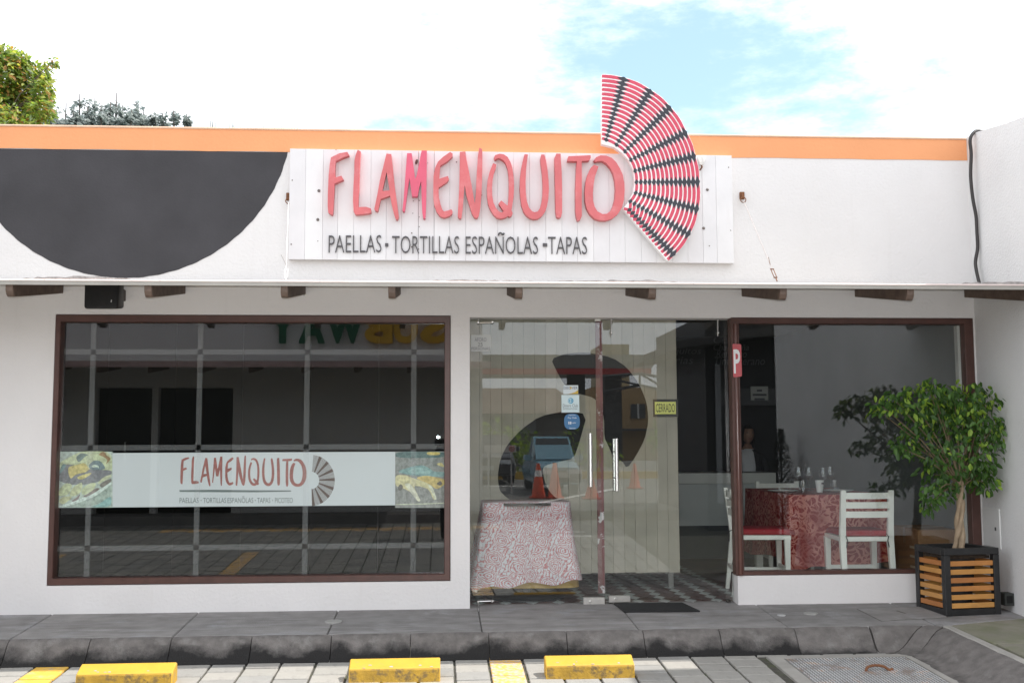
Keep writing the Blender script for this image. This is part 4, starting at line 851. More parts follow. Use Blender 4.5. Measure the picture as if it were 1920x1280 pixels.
mb = MB(); mb.lathe([(.045, .03), (.04, .705)], (TX, TY, 0), 16); mb.build('leg', M('black_iron', (0.015, 0.015, 0.016), 0.5), st_, smooth=True)
mb = MB(); mb.lathe([(.30, .006), (.30, .018), (.26, .03), (.06, .045)], (TX, TY, 0), 28); mb.build('base', M('black_iron', (0.015, 0.015, 0.016), 0.5), st_, smooth=True)
hemf = lambda s: 1.0 + .05 * math.sin(2 * math.pi * s * 2 + .6) + .10 * max(0, math.cos((s - .995) * 2 * math.pi * 4)) - .06 * max(0, 1 - abs(s - .25) * 14) - .03 * math.sin(2 * math.pi * s * 9)
cl = cloth('tablecloth', TX, TY, .33, .24, .728, .565, pinkcloth, '', 0.0, .085, .030, hem=hemf, nrip=6, seedv=5)
cl.build('tablecloth', pinkcloth, smooth='all', label='white tablecloth with red flower print on the small table by the door', cat='tablecloth')
cl = cloth('u', TX + .02, TY, .31, .225, .724, .615, None, '', 0.0, .06, .014, nrip=4, seedv=9)
cl.build('tablecloth', M('yellow_cloth', (0.50, 0.32, 0.09), 0.85, 0.1), smooth='all', label='yellow undercloth showing below the flower print cloth', cat='tablecloth')

# the laid table in the right window
bt = thing('dining_table', (3.15, 1.29, .005), 'dining table under a red damask cloth in the right window', 'table')
tw = M('white_painted_wood', (0.74, 0.72, 0.68), 0.5, 0.06, 10)
mb = MB(); mb.box(2.78, 3.52, .68, 1.90, .71, .742); mb.build('tabletop', tw, bt)
for x in (2.84, 3.46):
    for y in (.75, 1.84): mb = MB(); mb.box(x - .03, x + .03, y - .03, y + .03, .006, .71); mb.build('leg', tw, bt)
hem2 = lambda s: 1.0 + .05 * math.sin(2 * math.pi * s * 3) + .18 * max(0, 1 - abs((s if s < .5 else s - 1)) * 22)
cl = cloth('t', 3.15, 1.29, .40, .635, .752, .53, redcloth, '', 0, .035, .014, n=160, hem=hem2, nrip=9, seedv=3, rc=.012)
cl.build('tablecloth', redcloth, smooth=True, label='red damask tablecloth with pale scrolls on the dining table', cat='tablecloth')
def wine_glass(x, y, h, lab, grp='wine glasses on the red tablecloth'):
    r = thing('wine_glass', (x, y, .754), lab, 'wine glass', grp); r0 = .036
    mb = MB(); mb.lathe([(.033, .001), (.03, .004), (.005, .008)], (x, y, .754), 18); mb.build('foot', wglass, r, smooth=True)
    mb = MB(); mb.tube([(x, y, .760), (x, y, .754 + h * .45)], .0035, 8); mb.build('stem', wglass, r, smooth=True)
    mb = MB(); mb.lathe([(.004, h * .45), (.022, h * .50), (.036, h * .60), (.039, h * .70), (.034, h * .88), (.029, h)], (x, y, .754), 20, cap=False); mb.build('bowl', wglass, r, smooth=True)
def at(px, py, Y): return P(px, py, Y)
for px, Y, h, lab in ((1498, 1.10, .205, 'wine glass nearest the back chair, leftmost of the four'), (1517, 1.35, .20, 'wine glass second from left, behind the tumbler'), (1544, 1.12, .20, 'wine glass standing beside the white cup'), (1557, 1.3, .205, 'wine glass farthest right on the red cloth')):
    wine_glass(at(px, 900, Y).x, Y, h, lab)
for px, Y, lab in ((1506, 1.0, 'short clear tumbler in front of the left wine glasses'), (1565, 1.05, 'short clear tumbler beside the right plate')):
    x = at(px, 915, Y).x; mb = MB(); mb.lathe([(.026, .001), (.034, .03), (.036, .06), (.031, .10)], (x, Y, .754), 18, cap=False); mb.build('tumbler', wglass, smooth=True, label=lab, cat='glass')
x = at(1537, 920, 1.0).x; cup = thing('cup', (x, 1.0, .754), 'white tapered paper cup with small dark logo', 'cup')
mb = MB(); mb.lathe([(.024, .001), (.036, .10), (.034, .10), (.023, .006)], (x, 1.0, .754), 20, cap=False); mb.build('cup_body', M('white_paper', (0.75, 0.75, 0.74), 0.6), cup, smooth=True)
mb = MB(); mb.box(x + .004, x + .022, 1.0 - .0372, 1.0 - .0355, .754 + .068, .754 + .082); mb.build('logo', M('dark_ink', (0.05, 0.05, 0.06), 0.6), cup)
for px, Y, lab in ((1468, 1.08, 'white plate with folded napkin at the left of the red table'), (1572, 1.05, 'white plate with folded napkin at the right of the red table')):
    x = at(px, 926, Y).x; r = thing('plate', (x, Y, .754), lab, 'plate', 'plates on the red tablecloth')
    mb = MB(); mb.lathe([(.07, .001), (.10, .010), (.125, .016), (.122, .019), (.07, .006)], (x, Y, .754), 28); mb.build('dish', M('white_china', (0.78, 0.78, 0.77), 0.2, 0.03), r, smooth=True)
    mb = MB(); mb.hexa([(x - .05, Y - .03, .762), (x + .05, Y - .03, .762), (x + .05, Y + .05, .764), (x - .05, Y + .05, .764), (x - .03, Y - .01, .776), (x + .045, Y - .02, .772), (x + .04, Y + .04, .776), (x - .02, Y + .03, .784)]); mb.build('napkin', M('white_napkin', (0.7, 0.68, 0.67), 0.9), r)
# chairs
chw = M('cream_chair_paint', (0.86, 0.845, 0.80), 0.45, 0.06, 10)
cush = M('red_print_cushion', (0.34, 0.02, 0.03), 0.85, 0.1, 8, col2=(0.30, 0.20, 0.18), c2at=0.63, c2w=0.02, c2scale=22)
def make_chair(label):
    r = local_thing('dining_chair', (0, 0, 0), label, 'chair', 'cream ladder back chairs at the red table')
    w, d, H, zs_ = .182, .37, .80, .445
    for s in (-1, 1):
        mb = MB(); pr = [((s * w, .0 - .045, H), .018, .030), ((s * w, .0 - .012, zs_ + .12), .020, .036), ((s * w, 0.004, zs_ - .02), .022, .040), ((s * (w + .003), -.045, .0), .017, .028)]
        for (a, wa, da), (b, wb, db) in zip(pr, pr[1:]): mb.hexa([(b[0] - wb, b[1] - db / 2, b[2]), (b[0] + wb, b[1] - db / 2, b[2]), (b[0] + wb, b[1] + db / 2, b[2]), (b[0] - wb, b[1] + db / 2, b[2]), (a[0] - wa, a[1] - da / 2, a[2]), (a[0] + wa, a[1] - da / 2, a[2]), (a[0] + wa, a[1] + da / 2, a[2]), (a[0] - wa, a[1] + da / 2, a[2])])
        mb.build('back_post', chw, r, merge=True)
        mb = MB(); mb.hexa([(s * w - .015, d - .015, 0), (s * w + .015, d - .015, 0), (s * w + .015, d + .015, 0), (s * w - .015, d + .015, 0), (s * w - .022, d - .022, zs_ - .02), (s * w + .022, d - .022, zs_ - .02), (s * w + .022, d + .022, zs_ - .02), (s * w - .022, d + .022, zs_ - .02)]); mb.build('leg', chw, r)
        mb = MB(); mb.box(s * w - .011, s * w + .011, -.02, d - .02, .135, .168); mb.build('stretcher', chw, r)
    for y in (-.03, d - .005): mb = MB(); mb.box(-w + .017, w - .017, y - .009, y + .009, .175, .205); mb.build('stretcher', chw, r)
    for z, yo in ((.735, -.036), (.665, -.029), (.595, -.021)):
        mb = MB(); n = 6; vs = []
        for i in range(n + 1):
            u = -1 + 2 * i / n; x = u * (w - .014); yb = yo - .014 * (1 - u * u)
            vs += [(x, yb - .008, z), (x, yb + .008, z), (x, yb + .008, z + .047), (x, yb - .008, z + .047)]
        fs = [(i * 4 + k, i * 4 + (k + 1) % 4, i * 4 + 4 + (k + 1) % 4, i * 4 + 4 + k) for i in range(n) for k in range(4)] + [(3, 2, 1, 0), (n * 4, n * 4 + 1, n * 4 + 2, n * 4 + 3)]
        mb.add(vs, fs); mb.build('slat', chw, r)
    mb = MB(); mb.box(-w - .012, w + .012, -.0, d + .03, zs_ - .03, zs_ + .005); mb.build('seat', chw, r, bevel=.004)
    mb = MB(); mb.box(-w + .0, w - .0, .022, d + .03, zs_ + .007, zs_ + .052); cu_ = mb.build('cushion', cush, r, bevel=.016, bseg=3, smooth=True)
    mb = MB()
    for s in (-1, 1): mb.tube([(s * (w - .02), .03, zs_ + .03), (s * (w - .02), -.022, zs_ + .01), (s * (w - .03), -.026, zs_ - .02), (s * (w - .02), -.026, zs_ - .07)], .004, 5)
    mb.build('tie', M('black_ribbon', (0.01, 0.01, 0.012), 0.8), cu_, kind='stuff')
    return r
def place(o, x, y, rz): o.location = (x, y, .006); o.rotation_euler.z = rz
ch1 = make_chair('cream ladder back chair with its back to the right window')
place(ch1, 3.205, .235, math.radians(-2))
ch2 = copy_tree(ch1); ch2['label'] = 'cream chair seen from the side, next to the brown door post'; place(ch2, 2.315, .665, math.radians(-97))
ch3 = copy_tree(ch1); ch3['label'] = 'cream chair behind the red table, only its top slat showing'; place(ch3, 3.10, 2.06, math.radians(178))
# boxes
cardm = M('brown_cardboard', (0.24, 0.125, 0.06), 0.85, 0.12, 4)
bx = thing('cardboard_box', (3.79, .56, .006), 'brown cardboard box on the restaurant floor beside the right dining chair', 'box')
mb = MB(); mb.box(3.635, 3.945, .30, .80, .006, .50); mb.build('carton', cardm, bx, bevel=.006)
mb = MB(); mb.box(3.6325, 3.947, .53, .575, .38, .5025); mb.build('tape', M('brown_tape', (0.22, 0.13, 0.07), 0.3), bx)
mb = MB()
for z in (.12, .2, .28, .35): mb.box(3.6335, 3.6345, .36, .46, z, z + .018)
mb.build('print', M('pale_print', (0.45, 0.36, 0.26), 0.8), bx, kind='stuff')
# bar counter
ct = thing('bar_counter', (2.5, 3.2, .006), 'white bar counter with thick top at the back of the room', 'counter')
cw = M('white_counter', (0.62, 0.62, 0.60), 0.6, 0.04)
yc_ = 3.0
x1t, x1b = P(1455, 890, yc_).x, P(1445, 950, yc_ + .03).x; zt0, zt1 = P(1400, 906, yc_).z, P(1400, 886, yc_).z
mb = MB(); mb.box(1.6, x1t, yc_, yc_ + .55, zt0, zt1); mb.build('counter_top', cw, ct, bevel=.004)
mb = MB(); mb.box(1.62, x1b, yc_ + .03, yc_ + .5, P(1330, 985, yc_ + .03).z, zt0 - .002); mb.build('front_panel', M('grey_white_panel', (0.50, 0.52, 0.52), 0.6, 0.05), ct)
mb = MB(); mb.box(1.64, x1b - .03, yc_ + .08, yc_ + .48, .006, P(1330, 985, yc_ + .03).z - .002); mb.build('plinth', M('dark_plinth', (0.05, 0.055, 0.06), 0.7), ct)
# chalk writing on the back wall
ck = MB()
def chalk(s, x0, x1, y0, y1):
    Y = 4.79; a, b = P(x0, y1, Y), P(x1, y0, Y); text_mb(s, a.x, b.x, a.z, b.z, Y, 0, ck, 0, shear=.25)
chalk('Sangrias', 1347, 1424, 610, 634); chalk('Clara', 1338, 1385, 630, 644); chalk('Champaña', 1338, 1404, 645, 660); chalk('Refresco', 1343, 1400, 656, 670); chalk('Tinto verano', 1340, 1434, 669, 684)
chalk('Poquitos', 1240, 1315, 652, 667); chalk('Frias', 1254, 1300, 668, 682)
ck.build('chalk_writing', M('chalk', (0.11, 0.11, 0.115), 0.9, 0.25, 8), shop, kind='stuff')
Y = 4.78; a, b = P(1408, 750, Y), P(1440, 724, Y); nt_ = thing('notice', (a.x + .1, Y, a.z), 'white printed notice on the black back wall', 'notice')
mb = MB(); mb.box(a.x, b.x, Y, Y + .004, a.z, b.z); mb.build('sheet', M('notice_paper', (0.5, 0.5, 0.48), 0.8), nt_)
mb = MB()
for i, w in enumerate((.3, .8, .6)): z = b.z - .05 - i * .05; c = (a.x + b.x) / 2; hw_ = (b.x - a.x) * w / 2; mb.box(c - hw_, c + hw_, Y - .002, Y - .001, z - .012, z + .012)
mb.build('print', M('dark_ink', (0.05, 0.05, 0.06), 0.6), nt_, kind='stuff')
# conifer in a pot beside the bar
cx, cyy = 3.775, -4.0
pc = thing('potted_conifer', (cx, cyy, -.2), 'dark conical conifer in a pot by the side wall, mirrored in the right window', 'plant')
mb = MB(); mb.lathe([(.11, -.2), (.15, .10), (.16, .14), (.14, .14)], (cx, cyy, 0), 18); mb.build('pot', M('dark_pot', (0.06, 0.05, 0.045), 0.6), pc, smooth=True)
mb = MB(); mb.tube([(cx, cyy, .12), (cx, cyy, 1.2)], .012, 6); mb.build('trunk', M('dark_bark', (0.05, 0.035, 0.025), 0.9), pc)
mb = MB(); rnd = random.Random(4)
for i in range(2600):
    h = rnd.random() ** 1.3; R0 = .20 * min(1, (1 - h) * 2.1) * (0.85 + .15 * math.sin(h * 40)) + .01; a = rnd.uniform(0, 6.283); r = R0 * math.sqrt(rnd.uniform(.25, 1)); p = Vector((cx + r * math.cos(a), cyy + r * math.sin(a), .20 + h * 1.10))
    d = Vector((math.cos(a), math.sin(a), rnd.uniform(.1, .9))).normalized() * rnd.uniform(.03, .055); s_ = Vector((-math.sin(a), math.cos(a), 0)) * .010; mb.add([p - s_, p + s_, p + d], [(0, 1, 2)])
mb.build('foliage', leafmat('conifer_green', (0.012, 0.022, 0.012), (0.008, 0.015, 0.006)), pc, normals=False)

# ---------------------------------------------------------------- people (skinned figures)
def skin_body(name, joints, bones, root_i, mt, parent):
    me = bpy.data.meshes.new(name); base = base_of(parent)
    me.from_pydata([Vector(j[0]) - base for j in joints], bones, []); o = bpy.data.objects.new(name, me); COL.objects.link(o); o.parent = parent; BASE[o] = base
    o.modifiers.new('s', 'SKIN'); sv = me.skin_vertices[0].data
    for i, j in enumerate(joints): sv[i].radius = j[1]; sv[i].use_root = (i == root_i)
    su = o.modifiers.new('u', 'SUBSURF'); su.levels = 2; su.render_levels = 2
    dg = bpy.context.evaluated_depsgraph_get(); m2 = bpy.data.meshes.new_from_object(o.evaluated_get(dg)); o.modifiers.clear(); o.data = m2
    m2.materials.clear()
    for q in (mt if isinstance(mt, list) else [mt]): m2.materials.append(q)
    m2.polygons.foreach_set('use_smooth', [True] * len(m2.polygons)); return o
def paint(o, fn):
    for p in o.data.polygons: p.material_index = fn(p.center + BASE[o])
skinm = M('skin', (0.30, 0.17, 0.12), 0.55, 0.06, 12); hairm = M('dark_hair', (0.02, 0.014, 0.011), 0.5, 0.2, 40)
def head(root, c, s, yaw_sign, hair_long=True):
    """head facing along y*yaw_sign"""
    f = yaw_sign; prof = []
    mb = MB(); n, k = 12, 16
    for i in range(n + 1):
        t_ = math.pi * i / n
        for j in range(k):
            a = 2 * math.pi * j / k; x = math.sin(t_) * math.cos(a) * .075; y = math.sin(t_) * math.sin(a) * .095; z = math.cos(t_) * .115
            if z < -.02: y *= 1 - .25 * (-.02 - z) / .1; x *= 1 - .35 * (-.02 - z) / .1
            if math.sin(a) > .7 and -.03 < z < .02: y += .008 * (1 if abs(x) < .02 else 0)
            mb.v.append(Vector((c[0] + x * s, c[1] + f * y * s, c[2] + z * s)))
    mb.f += [(i * k + j, i * k + (j + 1) % k, (i + 1) * k + (j + 1) % k, (i + 1) * k + j) for i in range(n) for j in range(k)]; mb.mi += [0] * (n * k)
    h = mb.build('head', skinm, root, smooth='all', merge=True)
    q = lambda x, y, z: Vector((c[0] + x * s, c[1] + f * y * s, c[2] + z * s))
    mb = MB(); mb.hexa([q(-.012, .088, -.03), q(.012, .088, -.03), q(.012, .08, -.03), q(-.012, .08, -.03), q(-.005, .085, .02), q(.005, .085, .02), q(.005, .08, .02), q(-.005, .08, .02)]); mb.v[0] += Vector((.006 * s, f * .02 * s, 0)); mb.v[1] += Vector((-.006 * s, f * .02 * s, 0)); mb.build('nose', skinm, h)
    for sx in (-1, 1):
        mb = MB(); mb.lathe([(.002, -.006), (.011, -.002), (.011, .002), (.002, .006)], q(sx * .03, .084, .018), 8); mb.build('eye', M('eye', (0.05, 0.035, 0.03), 0.3), h)
        mb = MB(); mb.lathe([(.004, -.025), (.012, -.01), (.013, .015), (.004, .028)], q(sx * .074, -.005, 0), 8); mb.build('ear', skinm, h)
    mb = MB(); a = q(-.025, .083, -.055); b = q(.025, .083, -.055); mb.bar(a, b, .012, .008); mb.build('mouth', M('lips', (0.3, 0.1, 0.09), 0.5), h)
    mb = MB()
    for i in range(9):
        t_ = math.pi * i / 12
        for j in range(k):
            a = 2 * math.pi * j / k; x = math.sin(t_) * math.cos(a) * .084; y = math.sin(t_) * math.sin(a) * .104; z = math.cos(t_) * .126
            if math.sin(a) > .5 and z < .065: z = .065; y = min(y, .088)
            elif hair_long and i >= 7: z -= .035 * (i - 6)
            mb.v.append(q(x, y - .006, z))
    mb.f += [(i * k + j, i * k + (j + 1) % k, (i + 1) * k + (j + 1) % k, (i + 1) * k + j) for i in range(8) for j in range(k)]; mb.mi += [0] * (8 * k)
    mb.build('hair', hairm, root, smooth='all', merge=True)
def hand(root, w, d, up, s=1.0):
    w = Vector(w); d = Vector(d).normalized(); up = Vector(up).normalized(); sd_ = d.cross(up).normalized(); mb = MB()
    mb.bar(w - d * .01, w + d * .075 * s, .05 * s, .026 * s, up, w2=.075 * s, h2=.024 * s)
    for i, ln in enumerate((.062, .072, .068, .052)):
        p0 = w + d * .07 * s + sd_ * (i - 1.5) * .019 * s; p1 = p0 + d * ln * .5 * s - up * .008; p2 = p0 + d * ln * .8 * s - up * .03 * s; mb.tube([p0, p1, p2], [.0095 * s, .009 * s, .0075 * s], 6)
    mb.tube([w + d * .02 - sd_ * .03 * s, w + d * .055 * s - sd_ * .05 * s, w + d * .085 * s - sd_ * .052 * s - up * .01], [.012 * s, .011 * s, .009 * s], 6)
    mb.build('hand', skinm, root, smooth=True)
# someone behind the bar
px_, py_ = P(1402, 850, 3.85).x, 3.85
pr_ = thing('person', (px_, py_, .006), 'person with dark hair and white shirt under dark jacket behind the bar', 'person')
Z = lambda h: h
J = [((px_, py_, .56), (.15, .11)), ((px_, py_, .72), (.125, .095)), ((px_, py_ - .01, .90), (.155, .105)), ((px_, py_, 1.03), (.12, .075)), ((px_, py_, 1.10), (.05, .05)), ((px_, py_ - .01, 1.16), (.045, .045)),
     ((px_ - .17, py_, 1.0), (.055, .055)), ((px_ - .21, py_ - .04, .80), (.045, .045)), ((px_ - .14, py_ - .22, .74), (.033, .033)), ((px_ + .17, py_, 1.0), (.055, .055)), ((px_ + .21, py_ - .04, .80), (.045, .045)), ((px_ + .14, py_ - .22, .74), (.033, .033)),
     ((px_ - .10, py_ - .02, .50), (.085, .085)), ((px_ - .12, py_ - .2, .46), (.065, .065)), ((px_ - .12, py_ - .2, .06), (.045, .045)), ((px_ + .10, py_ - .02, .50), (.085, .085)), ((px_ + .12, py_ - .2, .46), (.065, .065)), ((px_ + .12, py_ - .2, .06), (.045, .045))]
B_ = [(0, 1), (1, 2), (2, 3), (3, 4), (4, 5), (3, 6), (6, 7), (7, 8), (3, 9), (9, 10), (10, 11), (0, 12), (12, 13), (13, 14), (0, 15), (15, 16), (16, 17)]
bo = skin_body('body', J, B_, 0, [M('dark_jacket', (0.02, 0.02, 0.022), 0.8), M('white_shirt', (0.62, 0.62, 0.66), 0.8), skinm], pr_)
paint(bo, lambda c: 2 if c.z > 1.09 else (1 if abs(c.x - px_ + .03) < .075 and c.y < py_ - .03 and c.z > .62 else 0))
head(pr_, (px_, py_ - .02, 1.25), .92, -1)
for s_ in (-1, 1): hand(pr_, (px_ + s_ * .14, py_ - .23, .74), (-s_ * .3, -1, 0), (0, 0, 1), .85)

# ================================================================== STICKERS AND SIGNS ON THE GLASS
Yg = YD - .006
def card(nm, box, lab, cat, mt, Y=Yg, th_=.0008):
    p, q = P(box[0], box[3], Y), P(box[2], box[1], Y); r = thing(nm, ((p.x + q.x) / 2, Y, p.z), lab, cat); mb = MB(); mb.box(p.x, q.x, Y, Y + th_, p.z, q.z); s_ = mb.build('sheet', mt, r); return r
def put_text(r, items, Y, nm='lettering'):
    mb = MB(); mats = []
    for s, x0, y0, x1, y1, mt in items:
        if mt not in mats: mats.append(mt)
        a, b = P(x0, y1, Y - .0006), P(x1, y0, Y - .0006); text_mb(s, a.x, b.x, a.z, b.z, Y - .0006, 0, mb, mats.index(mt))
    return mb.build(nm, mats, r, kind='stuff')
ink = M('grey_ink', (0.16, 0.16, 0.17), 0.7); navy = M('navy_ink', (0.02, 0.03, 0.09), 0.6); blk_ink = M('black_ink', (0.015, 0.015, 0.015), 0.6); wht_ink = M('white_ink', (0.75, 0.77, 0.78), 0.6); cyan_ink = M('cyan_ink', (0.03, 0.30, 0.50), 0.6)
r = card('capacity_notice', (883, 628, 921, 659), 'pale capacity notice reading AFORO 25 PERSONAS on the door glass', 'notice', film('pale_film', (0.72, 0.74, 0.74), 0.55))
put_text(r, [('AFORO', 890, 633, 912, 640, ink), ('25', 896, 642, 905, 649, ink), ('PERSONAS', 884, 650.5, 919, 656, ink)], Yg)
r = card('card_sticker', (1056, 722, 1084, 738.5), 'small white and orange DISCOVER payment card sticker', 'sticker', M('sticker_white', (0.62, 0.68, 0.70), 0.5))
put_text(r, [('DISC VER', 1057, 724.5, 1083, 729.5, navy)], Yg)
mb = MB(); p = P(1070.2, 727, Yg - .0006); mb.add([(p.x + .007 * math.cos(k * .524), p.y, p.z + .009 * math.sin(k * .524)) for k in range(12)], [tuple(range(12))]); mb.add([P(x, y, Yg - .0006) for x, y in ((1066, 738.2), (1084, 738.2), (1084, 730.5), (1078, 735))], [(0, 1, 2, 3)]); mb.build('orange_print', M('amber_ink', (0.62, 0.42, 0.06), 0.6), r, kind='stuff')
r = card('card_sticker', (1053, 740, 1086, 773), 'square pale blue Diners Club payment card sticker', 'sticker', M('sticker_pale', (0.58, 0.70, 0.72), 0.5))
put_text(r, [('Diners Club', 1055.5, 757, 1083.5, 763, ink), ('INTERNATIONAL', 1056, 764.5, 1083, 767.5, ink)], Yg)
mb = MB(); p = P(1070, 751, Yg - .0006)
mb.add([(p.x + .021 * math.cos(k * .3307), p.y, p.z + .021 * math.sin(k * .3307)) for k in range(19)], [tuple(range(19))], 0)
mb.add([(p.x - .003 + .0155 * math.cos(k * .3307), p.y - .0005, p.z + .0155 * math.sin(k * .3307)) for k in range(19)], [tuple(range(19))], 1)
for s_ in (-1, 1): mb.add([(p.x - .003 + s_ * (.003 + .0085 * math.sin(k * math.pi / 8)), p.y - .001, p.z - .011 * math.cos(k * math.pi / 8)) for k in range(9)], [tuple(range(9))], 0)
mb.build('emblem', [cyan_ink, M('sticker_pale', (0, 0, 0))], r, kind='stuff')
p = P(1072.5, 790, Yg); r = thing('card_sticker', (p.x, Yg, p.z - .06), 'rounded blue payment sticker with white print', 'sticker')
mb = MB(); mb.prism([[(p.x + math.copysign(abs(math.cos(t_)) ** .7, math.cos(t_)) * .058, Yg, p.z + math.copysign(abs(math.sin(t_)) ** .7, math.sin(t_)) * .058) for t_ in [2 * math.pi * k / 28 for k in range(28)]]], (0, .0008, 0)); mb.build('sheet', M('sticker_blue', (0.035, 0.15, 0.32), 0.5), r)
put_text(r, [('aceptamos', 1066, 777, 1079, 779.5, wht_ink), ('Pay Club', 1065, 781.5, 1081, 785, wht_ink), ('▪▪', 1066, 790, 1071, 795, wht_ink), ('rapido', 1072, 791, 1080, 794, wht_ink), ('banco', 1068, 801, 1079, 803.5, wht_ink)], Yg)
r = card('closed_sign', (1225, 748, 1271, 781), 'yellow CERRADO sign on a dark board hung inside the door', 'sign', M('dark_board', (0.05, 0.045, 0.04), 0.7), YD + .014, .006)
p, q = P(1228, 776, YD + .013), P(1267, 753, YD + .013); mb = MB(); mb.box(p.x, q.x, YD + .012, YD + .0139, p.z, q.z); mb.build('yellow_card', M('yellow_card', (0.68, 0.66, 0.18), 0.6), r)
put_text(r, [('CERRADO', 1230, 756.5, 1265, 772.5, blk_ink)], YD + .0118)
# the projecting red P plate on the brown post
p, q = P(1376, 706, -.03), P(1389.5, 645, -.03); cxp, czp = (p.x + q.x) / 2, (p.z + q.z) / 2
pp = local_thing('parking_plate', (cxp, -.03, p.z), 'red rounded plate with white letter P on the brown post', 'sign', rz=math.radians(-12))
hw_, hh = (q.x - p.x) / 2, (q.z - p.z); mb = MB(); lp = []
for cx_, cz_, a0_ in ((hw_ - .008, hh - .012, 0), (-hw_ + .004, hh - .008, 90), (-hw_ + .004, .008, 180), (hw_ - .008, .012, 270)):
    for k in range(5): a_ = math.radians(a0_ + k * 22.5); lp.append((cx_ + .008 * math.cos(a_), 0, cz_ + .011 * math.sin(a_)))
mb.prism([lp], (0, .006, 0)); mb.build('plate', M('signal_red', (0.42, 0.02, 0.03), 0.4, 0.05), pp)
mb = MB(); text_mb('P', -hw_ + .002, hw_ - .010, hh * .10, hh * .84, -.0012, 0, mb, bold=.02); mb.build('lettering', wht_ink, pp)
# the banner inside the left window
YB = .074
p, q = P(105, 951.5, YB), P(838, 846, YB)
bn = thing('window_banner', ((p.x + q.x) / 2, YB, p.z), 'wide white window banner with red shop name between two food photographs', 'banner')
xl_, xr_ = max(p.x, WX0 + .04), min(q.x, WX1 - .045)
mb = MB(); mb.box(xl_, xr_, YB, YB + .0015, p.z, q.z); mb.build('sheet', M('banner_film', (0.68, 0.70, 0.735), 0.6, 0.03, 2), bn)
yb = YB - .001
def bmap(x, y): return (337 + (x - 612) * (575 - 337) / (1172 - 612), 854 + (y - 279) * (913 - 854) / (416 - 279))
mb = MB()
for nm, o, loops in LET: mb.prism([[P(*bmap(x, y), yb) for x, y in px_outline(o, lp)] for lp in loops], (0, 0, 0))
mb.build('shop_name_print', M('faded_red_ink', (0.40, 0.15, 0.135), 0.6, 0.25, 25), bn, kind='stuff', normals=False)
mb = MB(); mb.prism([[P(x, y, yb) for x, y in ((336, 918.3), (400, 917.6), (470, 918.5), (545, 918.8), (546, 921), (480, 922.3), (380, 922), (337, 921.5))]], (0, 0, 0)); mb.build('underline_print', M('dull_teal_ink', (0.17, 0.20, 0.20), 0.6), bn, normals=False)
teal = M('dull_teal_ink', (0, 0, 0)); put_text(bn, [('PAELLAS', 336.5, 932.5, 372.5, 942.5, teal), ('TORTILLAS', 381, 932.5, 424, 942.5, teal), ('ESPANOLAS', 426.5, 932.5, 475, 942.5, teal), ('TAPAS', 482, 932.5, 507, 942.5, teal), ('PICOTEO', 515.5, 932.5, 549, 942.5, teal), ('-', 454, 930, 458, 931.3, teal), ('.', 376, 936.5, 378, 938.5, teal), ('.', 477.5, 936.5, 479.5, 938.5, teal), ('.', 510, 936.5, 512, 938.5, teal)], yb + .0006)
mb = MB(); c0 = (583.5, 900); 
for k in range(15):
    r0 = 16 + k * 1.95
    for i in range(24):
        a0_, a1_ = math.radians(-88 + i * 7.2), math.radians(-88 + (i + 1) * 7.2); w = .45 if i % 3 else 1.0
        f_ = lambda r_, a_: P(c0[0] + r_ * math.cos(a_) * 1.0, c0[1] - r_ * 1.08 * math.sin(a_), yb)
        mb.add([f_(r0 - w, a0_), f_(r0 - w, a1_), f_(r0 + w, a1_), f_(r0 + w, a0_)], [(0, 1, 2, 3)])
mb.build('fan_print', M('umber_ink', (0.13, 0.085, 0.075), 0.6), bn, kind='stuff', normals=False)
